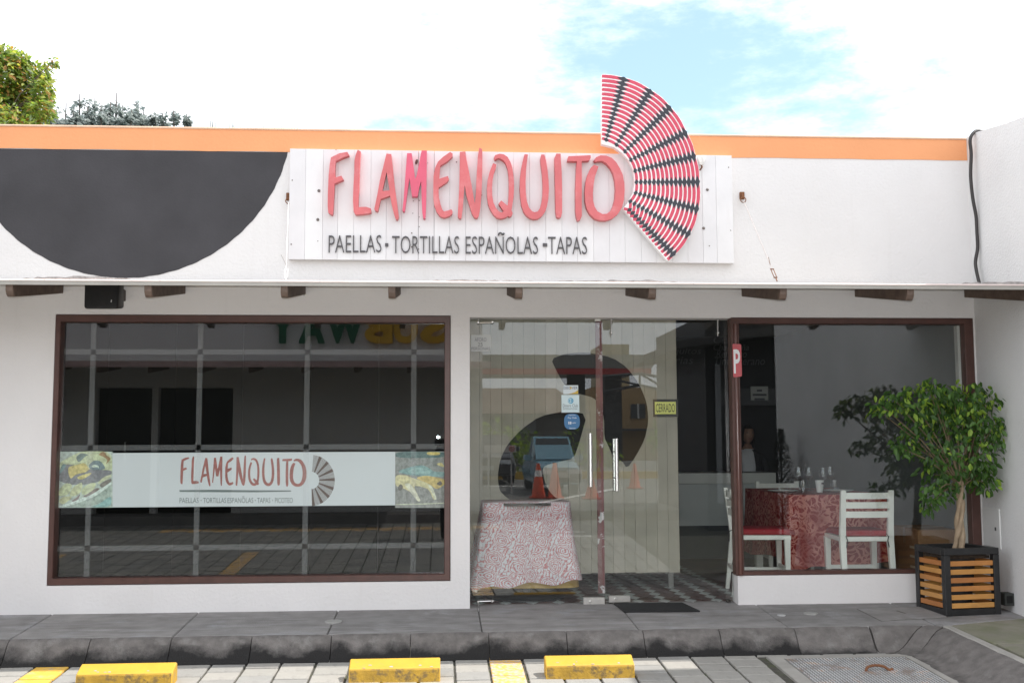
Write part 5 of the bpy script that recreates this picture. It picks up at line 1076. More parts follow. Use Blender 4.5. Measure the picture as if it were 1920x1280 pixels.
# food photographs: flat print, built up in thin overlapping shapes
def photo(nm, polys):
    mb = MB(); mats = []
    for i, (col, pts) in enumerate(polys):
        key = M('print_%s' % '_'.join('%02d' % int(v * 99) for v in col), col, 0.6, 0.35, 40, col2=tuple(min(1, v * 1.25 + .03) for v in col), c2at=0.55, c2w=0.1, c2scale=35)
        if key not in mats: mats.append(key)
        lp = smoothloop([Vector((x, y, 0)) for x, y in pts], 2) if i else [Vector((x, y, 0)) for x, y in pts]
        mb.prism([[P(v.x, v.y, yb - .0002 * i) for v in lp]], (0, 0, 0), mats.index(key))
    mb.build(nm, mats, bn, kind='stuff', normals=False)
fp = lambda x, y: (95 + x * 130 / 1387, 840 + y * 120 / 1280)
Q_ = lambda *a: [fp(*v) for v in a]
photo('food_photo_print', [((.50, .56, .52), [(106, 846), (211, 846), (211, 951), (105, 951)]),
 ((.56, .60, .40), Q_((140,300),(500,110),(640,60),(1230,60),(1230,560),(900,700),(140,520))),
 ((.24, .24, .26), Q_((150,560),(240,330),(420,320),(700,420),(1000,430),(1220,440),(1220,520),(900,700),(450,740),(160,660))),
 ((.30, .48, .47), Q_((760,1175),(960,1120),(1215,930),(1215,1180))),
 ((.40, .47, .42), Q_((110,1180),(500,1080),(900,960),(1215,690),(1215,940),(960,1110),(640,1180))),
 ((.68, .76, .72), Q_((100,1170),(480,1060),(900,880),(1215,660),(1215,720),(900,960),(500,1110),(200,1190))),
 ((.62, .52, .22), Q_((350,370),(520,330),(680,280),(780,420),(700,480),(500,520),(400,620),(350,500))),
 ((.68, .60, .25), Q_((520,580),(640,530),(820,480),(800,530),(640,620),(560,620))),
 ((.20, .26, .28), Q_((750,340),(860,240),(1000,250),(1110,400),(1000,440),(800,430))),
 ((.62, .70, .60), Q_((810,360),(870,320),(960,350),(970,410),(930,370),(840,385))),
 ((.22, .32, .33), Q_((150,540),(230,310),(320,320),(240,460))), ((.20, .25, .24), Q_((500,180),(600,90),(780,130),(700,150),(560,300))),
 ((.34, .22, .12), Q_((950,130),(1040,60),(1100,90),(1110,140),(1220,200),(1100,330),(1140,230),(1060,170))),
 ((.58, .62, .40), Q_((150,960),(170,820),(300,690),(440,720),(380,880),(330,940))), ((.60, .62, .40), Q_((360,940),(440,780),(620,670),(640,760),(590,900),(460,960))),
 ((.60, .64, .42), Q_((610,880),(640,790),(800,690),(920,690),(860,830),(720,920),(640,930))), ((.60, .60, .38), Q_((150,1060),(230,970),(430,950),(400,1020),(240,1130))),
 ((.25, .20, .20), Q_((400,1060),(520,980),(600,900),(560,1010),(480,1060))), ((.26, .22, .20), Q_((640,960),(760,900),(900,790),(1000,800),(860,900),(700,980))), ((.58, .60, .42), Q_((940,690),(1060,570),(1220,520),(1210,580),(1050,660),(960,720))), ((.24, .22, .20), Q_((960,740),(1100,640),(1215,600),(1215,660),(1040,790)))])
gp = lambda x, y: (730 + x * 130 / 876, 780 + y * 190 / 1280)
Q2 = lambda *a: [gp(*v) for v in a]
photo('food_photo_print', [((.30, .30, .29), [(741, 846.5), (836, 846.5), (836, 951.5), (741, 951.5)]), ((.10, .17, .17), Q2((76,445),(710,445),(710,525),(76,530))),
 ((.26, .27, .26), Q2((76,530),(710,535),(710,700),(76,720))), ((.22, .36, .36), Q2((80,700),(260,640),(400,610),(500,650),(560,700),(710,700),(710,770),(300,750))), ((.30, .46, .45), Q2((200,700),(330,650),(470,650),(540,720),(400,740))),
 ((.66, .60, .36), Q2((76,740),(200,740),(300,780),(420,820),(520,860),(600,1040),(560,1060),(500,920),(380,880),(300,880),(400,1070),(360,1080),(280,960),(180,910),(76,880))),
 ((.60, .46, .18), Q2((320,780),(450,745),(600,770),(710,800),(700,860),(600,930),(500,850))), ((.70, .68, .55), Q2((180,850),(260,840),(320,930),(400,1060),(370,1085),(270,960))), ((.68, .68, .54), Q2((480,850),(540,880),(600,1040),(580,1060),(520,930))),
 ((.16, .15, .14), Q2((105,900),(140,850),(175,880),(160,930),(120,940))), ((.16, .14, .13), Q2((590,850),(650,810),(670,850),(640,880))), ((.60, .52, .22), Q2((590,600),(660,580),(700,640),(640,630))), ((.62, .50, .16), Q2((470,450),(640,450),(640,490),(480,490))), ((.62, .64, .50), Q2((80,1108),(300,1102),(710,1088),(710,1100),(300,1118),(80,1118)))])
# ================================================================== PLANTER AND FICUS
PW_, PD_, PH_ = .424, .37, .455
ang = math.atan2(.06, .42); ex = Vector((math.cos(ang), math.sin(ang), 0)); ey = Vector((-math.sin(ang), math.cos(ang), 0)); p0 = Vector((3.462, -.505, sz(-.505) + .004))
pz = sz(-.35) + .002; p0.z = pz - .006
pctr = p0 + ex * PW_ / 2 + ey * PD_ / 2
pt = thing('planter', (pctr.x, pctr.y, pctr.z), 'black framed planter box with horizontal timber slats at the right corner', 'planter')
def lp(u, v, z): return p0 + ex * u + ey * v + Vector((0, 0, z))
def lbox(mb, u0, u1, v0, v1, z0, z1): mb.hexa([lp(u0, v0, z0), lp(u1, v0, z0), lp(u1, v1, z0), lp(u0, v1, z0), lp(u0, v0, z1), lp(u1, v0, z1), lp(u1, v1, z1), lp(u0, v1, z1)])
fm = M('black_planter_frame', (0.018, 0.018, 0.019), 0.45, 0.25, 10, 0.05, 60); T = .045
for u in (0, PW_ - T):
    for v in (0, PD_ - T): mb = MB(); lbox(mb, u, u + T, v, v + T, 0, PH_ - T - .001); mb.build('post', fm, pt, bevel=.003)
for v in (0, PD_ - T):
    mb = MB(); lbox(mb, 0, PW_, v, v + T, PH_ - T, PH_); mb.build('rail', fm, pt, bevel=.003)
    mb = MB(); lbox(mb, T + .001, PW_ - T - .001, v + .003, v + T - .003, .0, .042); mb.build('rail', fm, pt, bevel=.003)
for u in (0, PW_ - T):
    mb = MB(); lbox(mb, u, u + T, T + .001, PD_ - T - .001, PH_ - T, PH_ - .001); mb.build('rail', fm, pt, bevel=.003)
    mb = MB(); lbox(mb, u + .003, u + T - .003, T + .001, PD_ - T - .001, .0, .042); mb.build('rail', fm, pt, bevel=.003)
woods = [M('timber%d' % i, c, 0.5, 0.22, 3, 0.05, 60, col2=tuple(v * .72 for v in c), c2at=.6, c2scale=2.5) for i, c in enumerate([(0.52, 0.22, 0.06), (0.60, 0.30, 0.085), (0.47, 0.185, 0.055), (0.58, 0.28, 0.075)])]
order = [0, 3, 1, 2, 1, 0]
for i in range(6):
    z = .048 + i * .0572
    for side in range(4):
        mb = MB()
        if side == 0: lbox(mb, T + .001, PW_ - T - .001, .008, .026, z, z + .034)
        elif side == 1: lbox(mb, .008, .026, T + .001, PD_ - T - .001, z, z + .034)
        elif side == 2: lbox(mb, T + .001, PW_ - T - .001, PD_ - .026, PD_ - .008, z, z + .034)
        else: lbox(mb, PW_ - .026, PW_ - .008, T + .001, PD_ - T - .001, z, z + .034)
        mb.build('slat', woods[(order[i] + (side * 2)) % 4] if side else woods[[1, 3, 0, 2, 3, 0][i]], pt, bevel=.002)
mb = MB(); c = lp(PW_ / 2, PD_ / 2, 0); mb.lathe([(.09, .05), (.125, .36), (.13, .385), (.118, .385), (.11, .36)], c, 22, cap=False); mb.lathe([(.002, .372), (.112, .366)], c, 22, cap=False)
pot = thing('plant_pot', c + Vector((0, 0, .05)), 'dark plastic plant pot standing inside the slatted planter', 'pot'); mb.build('pot_shell', M('dark_plastic_pot', (0.03, 0.03, 0.03), 0.5), pot)
mb = MB(); lbox(mb, T, PW_ - T, T, PD_ - T, PH_ - .075, PH_ - .055); mb.build('soil', M('dark_soil', (0.05, 0.035, 0.025), 0.95, 0.5, 40, 0.8, 50), pt)
mb = MB(); mb2 = MB(); lbox(mb2, T, PW_ - T, T, PD_ - T, .04, .05); mb2.build('bottom_board', fm, pt)

YT_ = pctr.y
tb = Vector((P(1797, 1012, YT_).x, YT_, pz + PH_ - .06))
ficus = thing('ficus_tree', tb, 'leafy green ficus with braided pale trunk growing in the slatted planter', 'tree')
bark = M('pale_bark', (0.36, 0.27, 0.18), 0.75, 0.3, 14, 0.3, 60)
top_ = P(1802, 905, YT_)
Hh = top_.z - tb.z
for s in range(3):
    pts = []; rs = []
    for i in range(26):
        t_ = i / 25; a = s * 2.094 + t_ * 6.2; rr = .022 * (1 - .55 * t_ ** .8) + .003 + .012 * max(0, 1 - t_ * 7); pts.append((tb.x + (top_.x - tb.x) * t_ + rr * math.cos(a), tb.y + rr * math.sin(a), tb.z - .01 + Hh * 1.12 * t_)); rs.append(.0205 - .008 * t_ + .003 * math.sin(t_ * 19 + s * 2))
    mb = MB(); mb.tube(pts, rs, 8); mb.build('trunk', bark, ficus, smooth=True)
blobs = [(1655, 762, 24), (1680, 752, 26), (1712, 752, 34), (1752, 740, 34), (1738, 722, 16), (1790, 752, 42), (1832, 742, 30), (1852, 752, 24), (1722, 790, 30), (1768, 800, 46), (1818, 800, 44), (1856, 800, 26), (1700, 828, 26), (1686, 838, 18), (1745, 850, 36), (1795, 850, 44), (1838, 850, 36), (1866, 826, 18), (1752, 890, 30), (1790, 895, 30), (1842, 892, 28), (1748, 925, 22), (1742, 948, 14), (1772, 920, 22), (1848, 905, 20), (1822, 880, 26), (1870, 790, 14), (1640, 764, 12), (1765, 765, 40), (1806, 775, 40)]
mpp = lambda Y: (Y - CAM.y) / F_PX
rnd = random.Random(11); leaves = []
brm = MB()
for bx_, by_, br in blobs:
    Yb = YT_ + rnd.uniform(-.14, .12); c = P(bx_, by_, Yb); R0 = br * mpp(Yb)
    mid = top_.lerp(c, .5) + Vector((0, 0, .03)); brm.tube([top_ + Vector((0, 0, -.03)), mid, c], [.007, .005, .0025], 5)
    n = int(14 + br * br * .07)
    for _ in range(n):
        v = Vector((rnd.gauss(0, 1), rnd.gauss(0, 1), rnd.gauss(0, 1))).normalized() * R0 * rnd.uniform(.25, 1.08) ** .7; v.y *= 1.5
        leaves.append((c + v, v))
brm.build('branch', M('twig', (0.16, 0.12, 0.07), 0.8), ficus, kind='stuff')
def leaf_verts(Ln, Wd, droop):
    return [(0, 0, 0), (Ln * .35, Wd, -droop * .2 + .003), (Ln * .75, Wd * .72, -droop * .6 + .002), (Ln, 0, -droop), (Ln * .75, -Wd * .72, -droop * .6 + .002), (Ln * .35, -Wd, -droop * .2 + .003), (Ln * .38, 0, -droop * .2 - .004), (Ln * .75, 0, -droop * .62 - .003)], [(0, 6, 1), (0, 5, 6), (6, 7, 2, 1), (6, 5, 4, 7), (7, 3, 2), (7, 4, 3)]
lg = [leafmat('ficus_dark', (0.045, 0.105, 0.022), (0.08, 0.18, 0.02)), leafmat('ficus_mid', (0.075, 0.165, 0.03), (0.14, 0.28, 0.025)), leafmat('ficus_young', (0.26, 0.40, 0.05), (0.36, 0.50, 0.04))]
lmesh = []
for k in range(3):
    v, f = leaf_verts(.054, .0130 + .001 * k, .017); me = bpy.data.meshes.new('leaf'); me.from_pydata(v, [], f); me.materials.append(lg[k]); me.polygons.foreach_set('use_smooth', [True] * len(f)); lmesh.append(me)
def leaf_matrix(p, v):
    az = math.atan2(v.y + rnd.gauss(0, .25 * .1), v.x) + rnd.gauss(0, .9); dn = math.radians(rnd.uniform(5, 75))
    mt = Matrix.Translation(p) @ Matrix.Rotation(az, 4, 'Z') @ Matrix.Rotation(dn, 4, 'Y') @ Matrix.Rotation(rnd.gauss(0, .6), 4, 'X') @ Matrix.Scale(rnd.uniform(.6, 1.2), 4); return mt
leaves.sort(key=lambda l: l[0].y)
lf = [MB(), MB(), MB()]
for i, (p, v) in enumerate(leaves):
    up = (p.z - (top_.z + .22)) / .35; k = 2 if rnd.random() < (.05 + .16 * max(0, up)) else (1 if rnd.random() < .45 else 0)
    mt = leaf_matrix(p, v)
    if i < 300:
        o = bpy.data.objects.new('leaf', lmesh[k]); COL.objects.link(o); o.parent = ficus; o.matrix_local = Matrix.Translation(-tb) @ mt
    else:
        vv, ff = leaf_verts(.054, .0138, .017); lf[0].add([mt @ Vector(q) for q in vv], ff, k)
lf[0].build('foliage', lg, ficus, kind='stuff', smooth='all', normals=False)

# ================================================================== BEHIND: TREE AND WOODED HILL
def tree_crown(mb, centers, n, Ln, Wd, rnd, nm):
    ws = [r_c ** 1.8 for _c, r_c in centers]
    for _ in range(n):
        c, R0 = rnd.choices(centers, ws)[0]
        v = Vector((rnd.gauss(0, 1), rnd.gauss(0, 1), rnd.gauss(0, 1))).normalized(); p = c + v * R0 * rnd.uniform(.3, 1.12) ** .6
        nrm = (Vector((.45, -.25, .8)) + v * .35 + Vector((rnd.gauss(0, .45), rnd.gauss(0, .45), rnd.gauss(0, .45)))).normalized()
        d = (v + Vector((rnd.gauss(0, .6), rnd.gauss(0, .6), rnd.gauss(.1, .6)))); d = (d - nrm * d.dot(nrm)).normalized(); s_ = d.cross(nrm).normalized(); L_ = Ln * rnd.uniform(.6, 1.2)
        u = d.cross(s_); mid = p + d * L_ * .5 - u * L_ * .06
        k = nm[int(rnd.random() * len(nm))]
        mb.add([p, mid + s_ * Wd * L_ / Ln, p + d * L_, mid - s_ * Wd * L_ / Ln], [(0, 1, 2), (0, 2, 3)], k)
Y = 9.0; rnd = random.Random(5)
spots = [(18, 150, 46), (54, 178, 40), (52, 140, 26), (28, 114, 22), (2, 118, 28), (84, 150, 11), (98, 114, 7), (92, 124, 8), (84, 134, 10), (-30, 150, 60), (40, 210, 50), (75, 205, 22), (-40, 230, 60), (80, 172, 18), (8, 96, 9), (40, 112, 12), (10, 260, 60), (-70, 200, 70), (88, 160, 9)]
cs = [(P(x, y, Y + rnd.uniform(-.5, .5)), r * mpp(Y)) for x, y, r in spots]
big = thing('garden_tree', (P(-25, 300, Y).x, Y, -.85), 'leafy tree with orange tinged new leaves behind the parapet at far left', 'tree')
mb = MB(); tx = P(-25, 300, Y).x; tz = P(0, 240, Y).z; mb.tube([(tx, Y, -.9), (tx + .05, Y, tz * .4), (tx, Y, tz)], [.16, .13, .07], 8)
mb.build('trunk', M('grey_bark', (0.14, 0.11, 0.085), 0.9, 0.3, 8, 0.5, 30), big, smooth=True)
mb = MB()
for c, r in cs: mb.tube([(tx, Y, tz - .3), c.lerp(Vector((tx, Y, tz)), .5), c], [.014, .008, .003], 5)
mb.build('limb', M('grey_bark', (0, 0, 0)), big, kind='stuff')
tl = [leafmat('tree_green', (0.20, 0.29, 0.055), (0.34, 0.48, 0.05), .55), leafmat('tree_olive', (0.36, 0.40, 0.09), (0.54, 0.56, 0.08), .55), leafmat('tree_dark', (0.10, 0.16, 0.04), (0.15, 0.24, 0.03), .55), leafmat('tree_orange', (0.40, 0.21, 0.06), (0.48, 0.27, 0.05), .55)]
mb = MB(); tree_crown(mb, cs, 10500, .12, .026, rnd, [0, 0, 0, 1, 1, 2, 2, 3]); mb.build('crown', tl, big, normals=False)
# hill
HY = 170.0
hm = MB(); vs = []; nx, ny = 60, 8
def hz_(x, y):
    e = max(0, (y - 60) / (HY - 60)); ridge = P(60, 222, HY).z if x < P(60, 222, HY).x else P(60, 222, HY).z + (P(560, 252, HY).z - P(60, 222, HY).z) * (x - P(60, 222, HY).x) / (P(560, 252, HY).x - P(60, 222, HY).x)
    return -.9 + (ridge + .9) * max(0, min(e, 1)) ** 1.3 if ridge > 0 else -.9
for j in range(ny + 1):
    for i in range(nx + 1):
        x = -160 + 260 * i / nx; y = 60 + 150 * j / ny; z = hz_(x, y); z = -.9 if x > 60 else z; vs.append((x, y, z + (random.uniform(-.3, .3) if z > 0 else 0)))
hm.add(vs, [(j * (nx + 1) + i, j * (nx + 1) + i + 1, (j + 1) * (nx + 1) + i + 1, (j + 1) * (nx + 1) + i) for j in range(ny) for i in range(nx)])
hm.build('hill', M('hill_scrub', (0.10, 0.105, 0.075), 0.95, 0.6, .12, col2=(0.05, 0.07, 0.045), c2at=0.5, c2w=0.08, c2scale=.25), at=(0, 60, -.9), kind='structure', smooth='all')
fl = [leafmat('hazed_leaf%d' % i, c, tuple(v * 1.35 for v in c), .5) for i, c in enumerate([(0.22, 0.26, 0.245), (0.27, 0.30, 0.285), (0.17, 0.21, 0.205)])]  # leaf colours greyed and lightened to imitate distance haze
ht = [(122, 215, 24, 'bushy'), (140, 212, 18, 'rounded'), (150, 198, 24, 'slim'), (165, 209, 16, 'squat'), (176, 204, 22, 'bare topped'), (190, 212, 16, 'low'), (206, 206, 20, 'open'), (217, 196, 22, 'tall forked'), (230, 210, 16, 'small leaning'), (244, 214, 14, 'dark'), (258, 206, 18, 'spiky'), (268, 212, 16, 'paired'), (290, 226, 9, 'tiny'), (308, 222, 13, 'twin crowned'), (328, 216, 13, 'mushroom shaped'), (352, 224, 9, 'last small'), (105, 214, 20, 'thick'), (88, 216, 20, 'wide'), (72, 218, 20, 'half hidden')]
rnd = random.Random(21)
for i, (px, py, hw_, ad) in enumerate(ht):
    yy_ = HY - rnd.uniform(0, 12); c = P(px, py, yy_); foot = P(px, 243, yy_); s_ = mpp(yy_)
    r = thing('hill_tree', (foot.x, yy_, foot.z), '%s tree with haze greyed leaves on the far hill ridge, %s' % (ad, ['nearest the garden tree' if px < 125 else 'between its neighbours' if px < 270 else 'standing apart to the right'][0]), 'tree', 'trees on the far hill')
    mb = MB(); mb.tube([(foot.x, yy_, foot.z - 2), (c.x + rnd.uniform(-.3, .3), yy_, c.z + hw_ * s_ * rnd.uniform(.3, 1.3))], [.22, .07], 5); mb.build('trunk', M('far_bark', (0.13, 0.11, 0.10), 0.9), r)
    mb = MB(); hgt = (foot.z - c.z); cs2 = []
    for k in range(5): cs2.append((Vector((c.x + rnd.gauss(0, .35) * hw_ * s_ * .6, yy_ + rnd.uniform(-1, 1), c.z + rnd.uniform(-1.6, .8) * hw_ * s_ * .6)), hw_ * s_ * rnd.uniform(.16, .36)))
    cs2.append((Vector((c.x, yy_, c.z - hw_ * s_ * .9)), hw_ * s_ * .42))
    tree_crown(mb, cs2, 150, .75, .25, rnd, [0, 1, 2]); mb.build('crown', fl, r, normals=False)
mb = MB()
for i in range(60):
    px = rnd.uniform(60, 560); yy_ = HY + rnd.uniform(-3, 3); f = P(px, 240, yy_); h = rnd.uniform(4, 20) * mpp(yy_) * (1.4 if px < 440 else 1)
    mb.tube([(f.x, yy_, f.z - 2), (f.x + rnd.uniform(-.2, .2), yy_, f.z + h * .7)], [.10, .03], 4)
cs2 = []
for i in range(70):
    px = rnd.uniform(40, 285); yy_ = HY - rnd.uniform(0, 8); cs2.append((P(px, 234 + rnd.uniform(-7, 8), yy_), rnd.uniform(.35, .7)))
tree_crown(mb, cs2, 2600, .8, .28, rnd, [0, 1, 2]); mb.build('undergrowth', fl, at=(P(200, 240, HY).x, HY, 40), kind='stuff', normals=False, label='haze greyed scrub along the far hill ridge', cat='undergrowth')
# ================================================================== ACROSS THE STREET (seen mirrored in the glass)
OY = -11.0
op = thing('opposite_building', (-6, OY, 0), 'grey white shop building across the street, mirrored in the left window', 'building')
ox1 = PM(905, 800, OY).x; ztop_o = 3.9
def opx(px): return PM(px, 800, OY).x
dz = PM(300, 726, OY).z; zsplit = PM(300, 690, OY).z
wins = [(opx(180), opx(284)), (opx(296), opx(436))]
xs = sorted([-15, ox1] + [v for w in wins for v in w]); zs = [-.4, -.02, dz, zsplit]
hollow_wall(MB(), xs, zs, lambda i, j: not (j == 1 and any(w[0] < (xs[i] + xs[i + 1]) / 2 < w[1] for w in wins)), OY, OY - .25).build('front_wall', M('opposite_shaded_plaster', (0.60, 0.59, 0.575), 0.85, 0.06, 2, 0.3, 40), op)  # wall below the canopy: the canopy's shade is put into the greyer colour
mb = MB(); mb.box(-15, ox1, OY - .25, OY, zsplit + .002, ztop_o); mb.build('upper_wall', M('opposite_plaster', (0.86, 0.82, 0.84), 0.85, 0.06, 2, 0.3, 40), op)
mb = MB(); mb.box(-15, ox1, OY - .26, OY - 6, -.4, ztop_o - .3); mb.build('body', M('opposite_plaster', (0, 0, 0)), op)
for i, w in enumerate(wins):
    mb = MB(); mb.box(w[0] + .01, w[1] - .01, OY - .2, OY - .12, .0, dz - .01); d = mb.build('door', M('dark_glass_door', (0.004, 0.004, 0.004), 0.9, spec=.1), op)
    mb = MB(); mb.box((w[0] + w[1]) / 2 - .01, (w[0] + w[1]) / 2 + .01, OY - .12, OY - .09, .9, 1.2); mb.build('handle', metal, d)
zf = PM(400, 688, OY + 1.2).z; zf2 = PM(400, 677, OY + 1.2).z
mb = MB(); mb.hexa([(-15, OY + .001, zf + .15), (ox1 + .1, OY + .001, zf + .15), (ox1 + .1, OY + 1.2, zf + .01), (-15, OY + 1.2, zf + .01), (-15, OY + .001, zf + .19), (ox1 + .1, OY + .001, zf + .19), (ox1 + .1, OY + 1.2, zf + .05), (-15, OY + 1.2, zf + .05)])
oc = mb.build('canopy', M('canopy_sheet', (0, 0, 0)), op)
mb = MB(); mb.box(-15, ox1 + .1, OY + 1.2, OY + 1.22, zf, zf2); mb.build('fascia', M('rosy_fascia', (0.52, 0.36, 0.35), 0.6, 0.2, 8), oc)
for px in (128, 222, 312, 400, 490, 583, 676, 770, 860):
    x = opx(px); mb = MB(); mb.hexa([(x - .03, OY + .01, zf + .05), (x + .03, OY + .01, zf + .05), (x + .03, OY + 1.17, zf - .09), (x - .03, OY + 1.17, zf - .09), (x - .03, OY + .01, zf + .15), (x + .03, OY + .01, zf + .15), (x + .03, OY + 1.17, zf + .01), (x - .03, OY + 1.17, zf + .01)]); mb.build('rafter', rafter_m, oc)
sg = thing('shop_sign', (-1.2, OY + .06, 2.8), 'SUBWAY letters in yellow and green on the opposite building', 'sign')
zb_, zt_s = PM(700, 644, OY + .06).z, PM(700, 588, OY + .06).z
word = 'SUBWAY'; pxs = [(838, 787), (783, 738), (736, 684), (682, 612), (610, 560), (556, 505)]
for chn, (pa_, pb_) in zip(word, pxs):
    mb = MB(); text_mb(chn, PM(pb_, 620, OY + .06).x, PM(pa_, 620, OY + .06).x, zb_, zt_s, OY + .12, -.10, mb, back=True, bold=.045); mb.build('letter', M('sign_yellow', (0.75, 0.42, 0.03), 0.5) if chn in 'SUB' else M('sign_green', (0.01, 0.12, 0.06), 0.5), sg)
ok = MB(); ok.hexa([(-15, -11.0, -.4), (ox1 + .5, -11.0, -.4), (ox1 + .5, -10.42, -.4), (-15, -10.42, -.4), (-15, -11.0, .0), (ox1 + .5, -11.0, .0), (ox1 + .5, -10.5, -.02), (-15, -10.5, -.02)])
ok.build('sidewalk', M('dark_sidewalk', (0.16, 0.15, 0.145), 0.9, 0.2, 4), kind='structure')
# filling station roof
gy = -42
gs = thing('station_canopy', (PM(1080, 690, gy).x, gy, 0), 'flat filling station roof with red stripe, mirrored in the door', 'canopy')
def pmz(px, py, y): return PM(px, py, y)
a, b = pmz(700, 712, gy), pmz(1238, 668, gy); mb = MB(); zs0, zs1 = pmz(1000, 690, gy).z, pmz(1000, 666, gy).z
mb.hexa([(-9, gy - 8, zs0), (pmz(1222, 690, gy).x, gy - 8, zs0), (pmz(1222, 690, gy).x, gy, zs0), (-9, gy, zs0), (-9.3, gy - 8.5, zs1), (b.x, gy - 8.5, zs1), (b.x, gy + .5, zs1), (-9.3, gy + .5, zs1)]); mb.build('roof_slab', M('station_grey', (0.45, 0.45, 0.44), 0.6, 0.05), gs)
mb = MB(); mb.box(-9, pmz(1222, 690, gy).x, gy - .2, gy, pmz(1000, 701, gy).z, zs0 - .01); mb.build('red_stripe', M('station_red', (0.5, 0.03, 0.03), 0.5), gs)
for px in (1080, 1148): x = pmz(px, 700, gy - 3).x; mb = MB(); mb.box(x - .4, x + .4, gy - 3.4, gy - 2.6, 0, zs0 - .02); mb.build('pillar', M('station_pillar', (0.05, 0.05, 0.055), 0.6), gs)
mb = MB(); up = [pmz(x, y, gy + 2) for x, y in ((1130, 706), (1200, 700), (1260, 710), (1330, 745), (1345, 760))]; dn = [pmz(x, y, gy + 2) for x, y in ((1130, 735), (1200, 722), (1260, 735), (1325, 768), (1345, 782))]
for i in range(4):
    mb.tube([up[i], up[i + 1]], .07, 5); mb.tube([dn[i], dn[i + 1]], .07, 5); mb.tube([up[i], dn[i + 1]], .05, 5); mb.tube([dn[i], up[i]], .05, 5)
mb.build('arched_truss', M('station_pillar', (0, 0, 0)), gs, kind='stuff')
by = -60
ob_ = thing('ochre_building', (PM(1200, 750, by).x, by, 0), 'ochre two storey building far behind the filling station, mirrored in the door', 'building')
a, b = PM(1110, 905, by), PM(1292, 726, by); mb = MB(); mb.box(a.x, b.x, by - 9, by, -.1, b.z); mb.build('wall', M('ochre_plaster', (0.42, 0.27, 0.12), 0.8, 0.1, .5), ob_)
a2, b2 = PM(1128, 726, by - 3), PM(1180, 645, by - 3); mb = MB(); mb.box(a2.x, b2.x, by - 8, by - 3, b.z + .01, b2.z); mb.build('roof_block', M('pale_ochre', (0.42, 0.37, 0.24), 0.8), ob_)
mb = MB(); mb.hexa([(a.x - .3, by - 9, b.z * .45), (b.x + .3, by - 9, b.z * .45), (b.x + .3, by + 1.2, b.z * .40), (a.x - .3, by + 1.2, b.z * .40), (a.x - .3, by - 9, b.z * .48), (b.x + .3, by - 9, b.z * .48), (b.x + .3, by + 1.2, b.z * .43), (a.x - .3, by + 1.2, b.z * .43)]); mb.build('porch_roof', M('dark_tile_roof', (0.06, 0.055, 0.06), 0.8), ob_)
for (x0, x1) in ((1130, 1155), (1183, 1210), (1245, 1288)):
    p, q = PM(x0, 784, by + .02), PM(x1, 757, by + .02); mb = MB(); mb.box(p.x, q.x, by + .02, by + .1, p.z, q.z); f = mb.build('window', M('window_dark', (0.04, 0.045, 0.05), 0.3), ob_)
    mb = MB(); mb.box((p.x + q.x) / 2 - .06, (p.x + q.x) / 2 + .06, by + .1, by + .14, p.z, q.z); mb.build('mullion', M('window_white', (0.6, 0.6, 0.6), 0.5), f)
lb = thing('low_building', (1.5, -52, 0), 'low grey house with tiled roof behind the cars, mirrored in the door', 'building')
a, b = PM(900, 905, -52), PM(1090, 775, -52); mb = MB(); mb.box(-6, b.x, -60, -52, -.1, b.z); mb.build('wall', M('grey_house', (0.34, 0.33, 0.31), 0.8, 0.1, .5), lb)
a3 = PM(960, 755, -52).z; mb = MB(); mb.hexa([(-6.5, -60, b.z), (b.x + .5, -60, b.z), (b.x + .5, -51.4, b.z), (-6.5, -51.4, b.z), (-6.5, -57, a3 + 1), (b.x - 1, -57, a3 + 1), (b.x - 1, -56, a3 + 1), (-6.5, -56, a3 + 1)]); mb.build('roof', M('brown_tiles', (0.14, 0.08, 0.06), 0.8, 0.3, 2), lb)
p, q = PM(925, 815, -51.9), PM(965, 790, -51.9)
for x0, x1 in ((915, 935), (968, 1005)):
    p, q = PM(x0, 812, -51.95), PM(x1, 788, -51.95); mb = MB(); mb.box(p.x, q.x, -51.98, -51.9, p.z, q.z); mb.build('window', M('pale_window', (0.55, 0.57, 0.6), 0.4), lb)
# dark kiosk at the end of the side wall
ky = -9.2; kx0, kx1 = PM(1325, 700, ky).x, 8.0
kk = thing('kiosk', (5.5, ky, 0), 'dark kiosk with overhanging roof beyond the side wall, mirrored in the glass', 'kiosk')
mb = MB(); mb.box(kx0, kx1, ky - 4, ky, -.5, 3.2); mb.build('wall', M('kiosk_dark', (0.02, 0.02, 0.024), 0.6, 0.2, 2), kk)
mb = MB(); xl_ = PM(1256, 650, ky).x; mb.hexa([(xl_, ky - 4, 2.6), (kx1, ky - 4, 3.21), (kx1, ky + .6, 3.21), (xl_, ky + .6, 2.6), (xl_, ky - 4, 2.72), (kx1, ky - 4, 3.4), (kx1, ky + .6, 3.4), (xl_, ky + .6, 2.72)]); mb.build('roof', M('kiosk_roof', (0.06, 0.055, 0.055), 0.7), kk)
mb = MB(); mb.box(PM(1342, 700, ky + .01).x, PM(1352, 700, ky + .01).x, ky + .01, ky + .05, .2, 2.4); mb.build('post', M('kiosk_post', (0.30, 0.31, 0.33), 0.4), kk)
a, b = PM(1345, 760, ky + .03), PM(1457, 728, ky + .03); mb = MB(); mb.box(a.x, b.x, ky + .01, ky + .03, a.z, b.z); mb.build('sign_strip', M('kiosk_strip', (0.09, 0.09, 0.095), 0.6), kk)

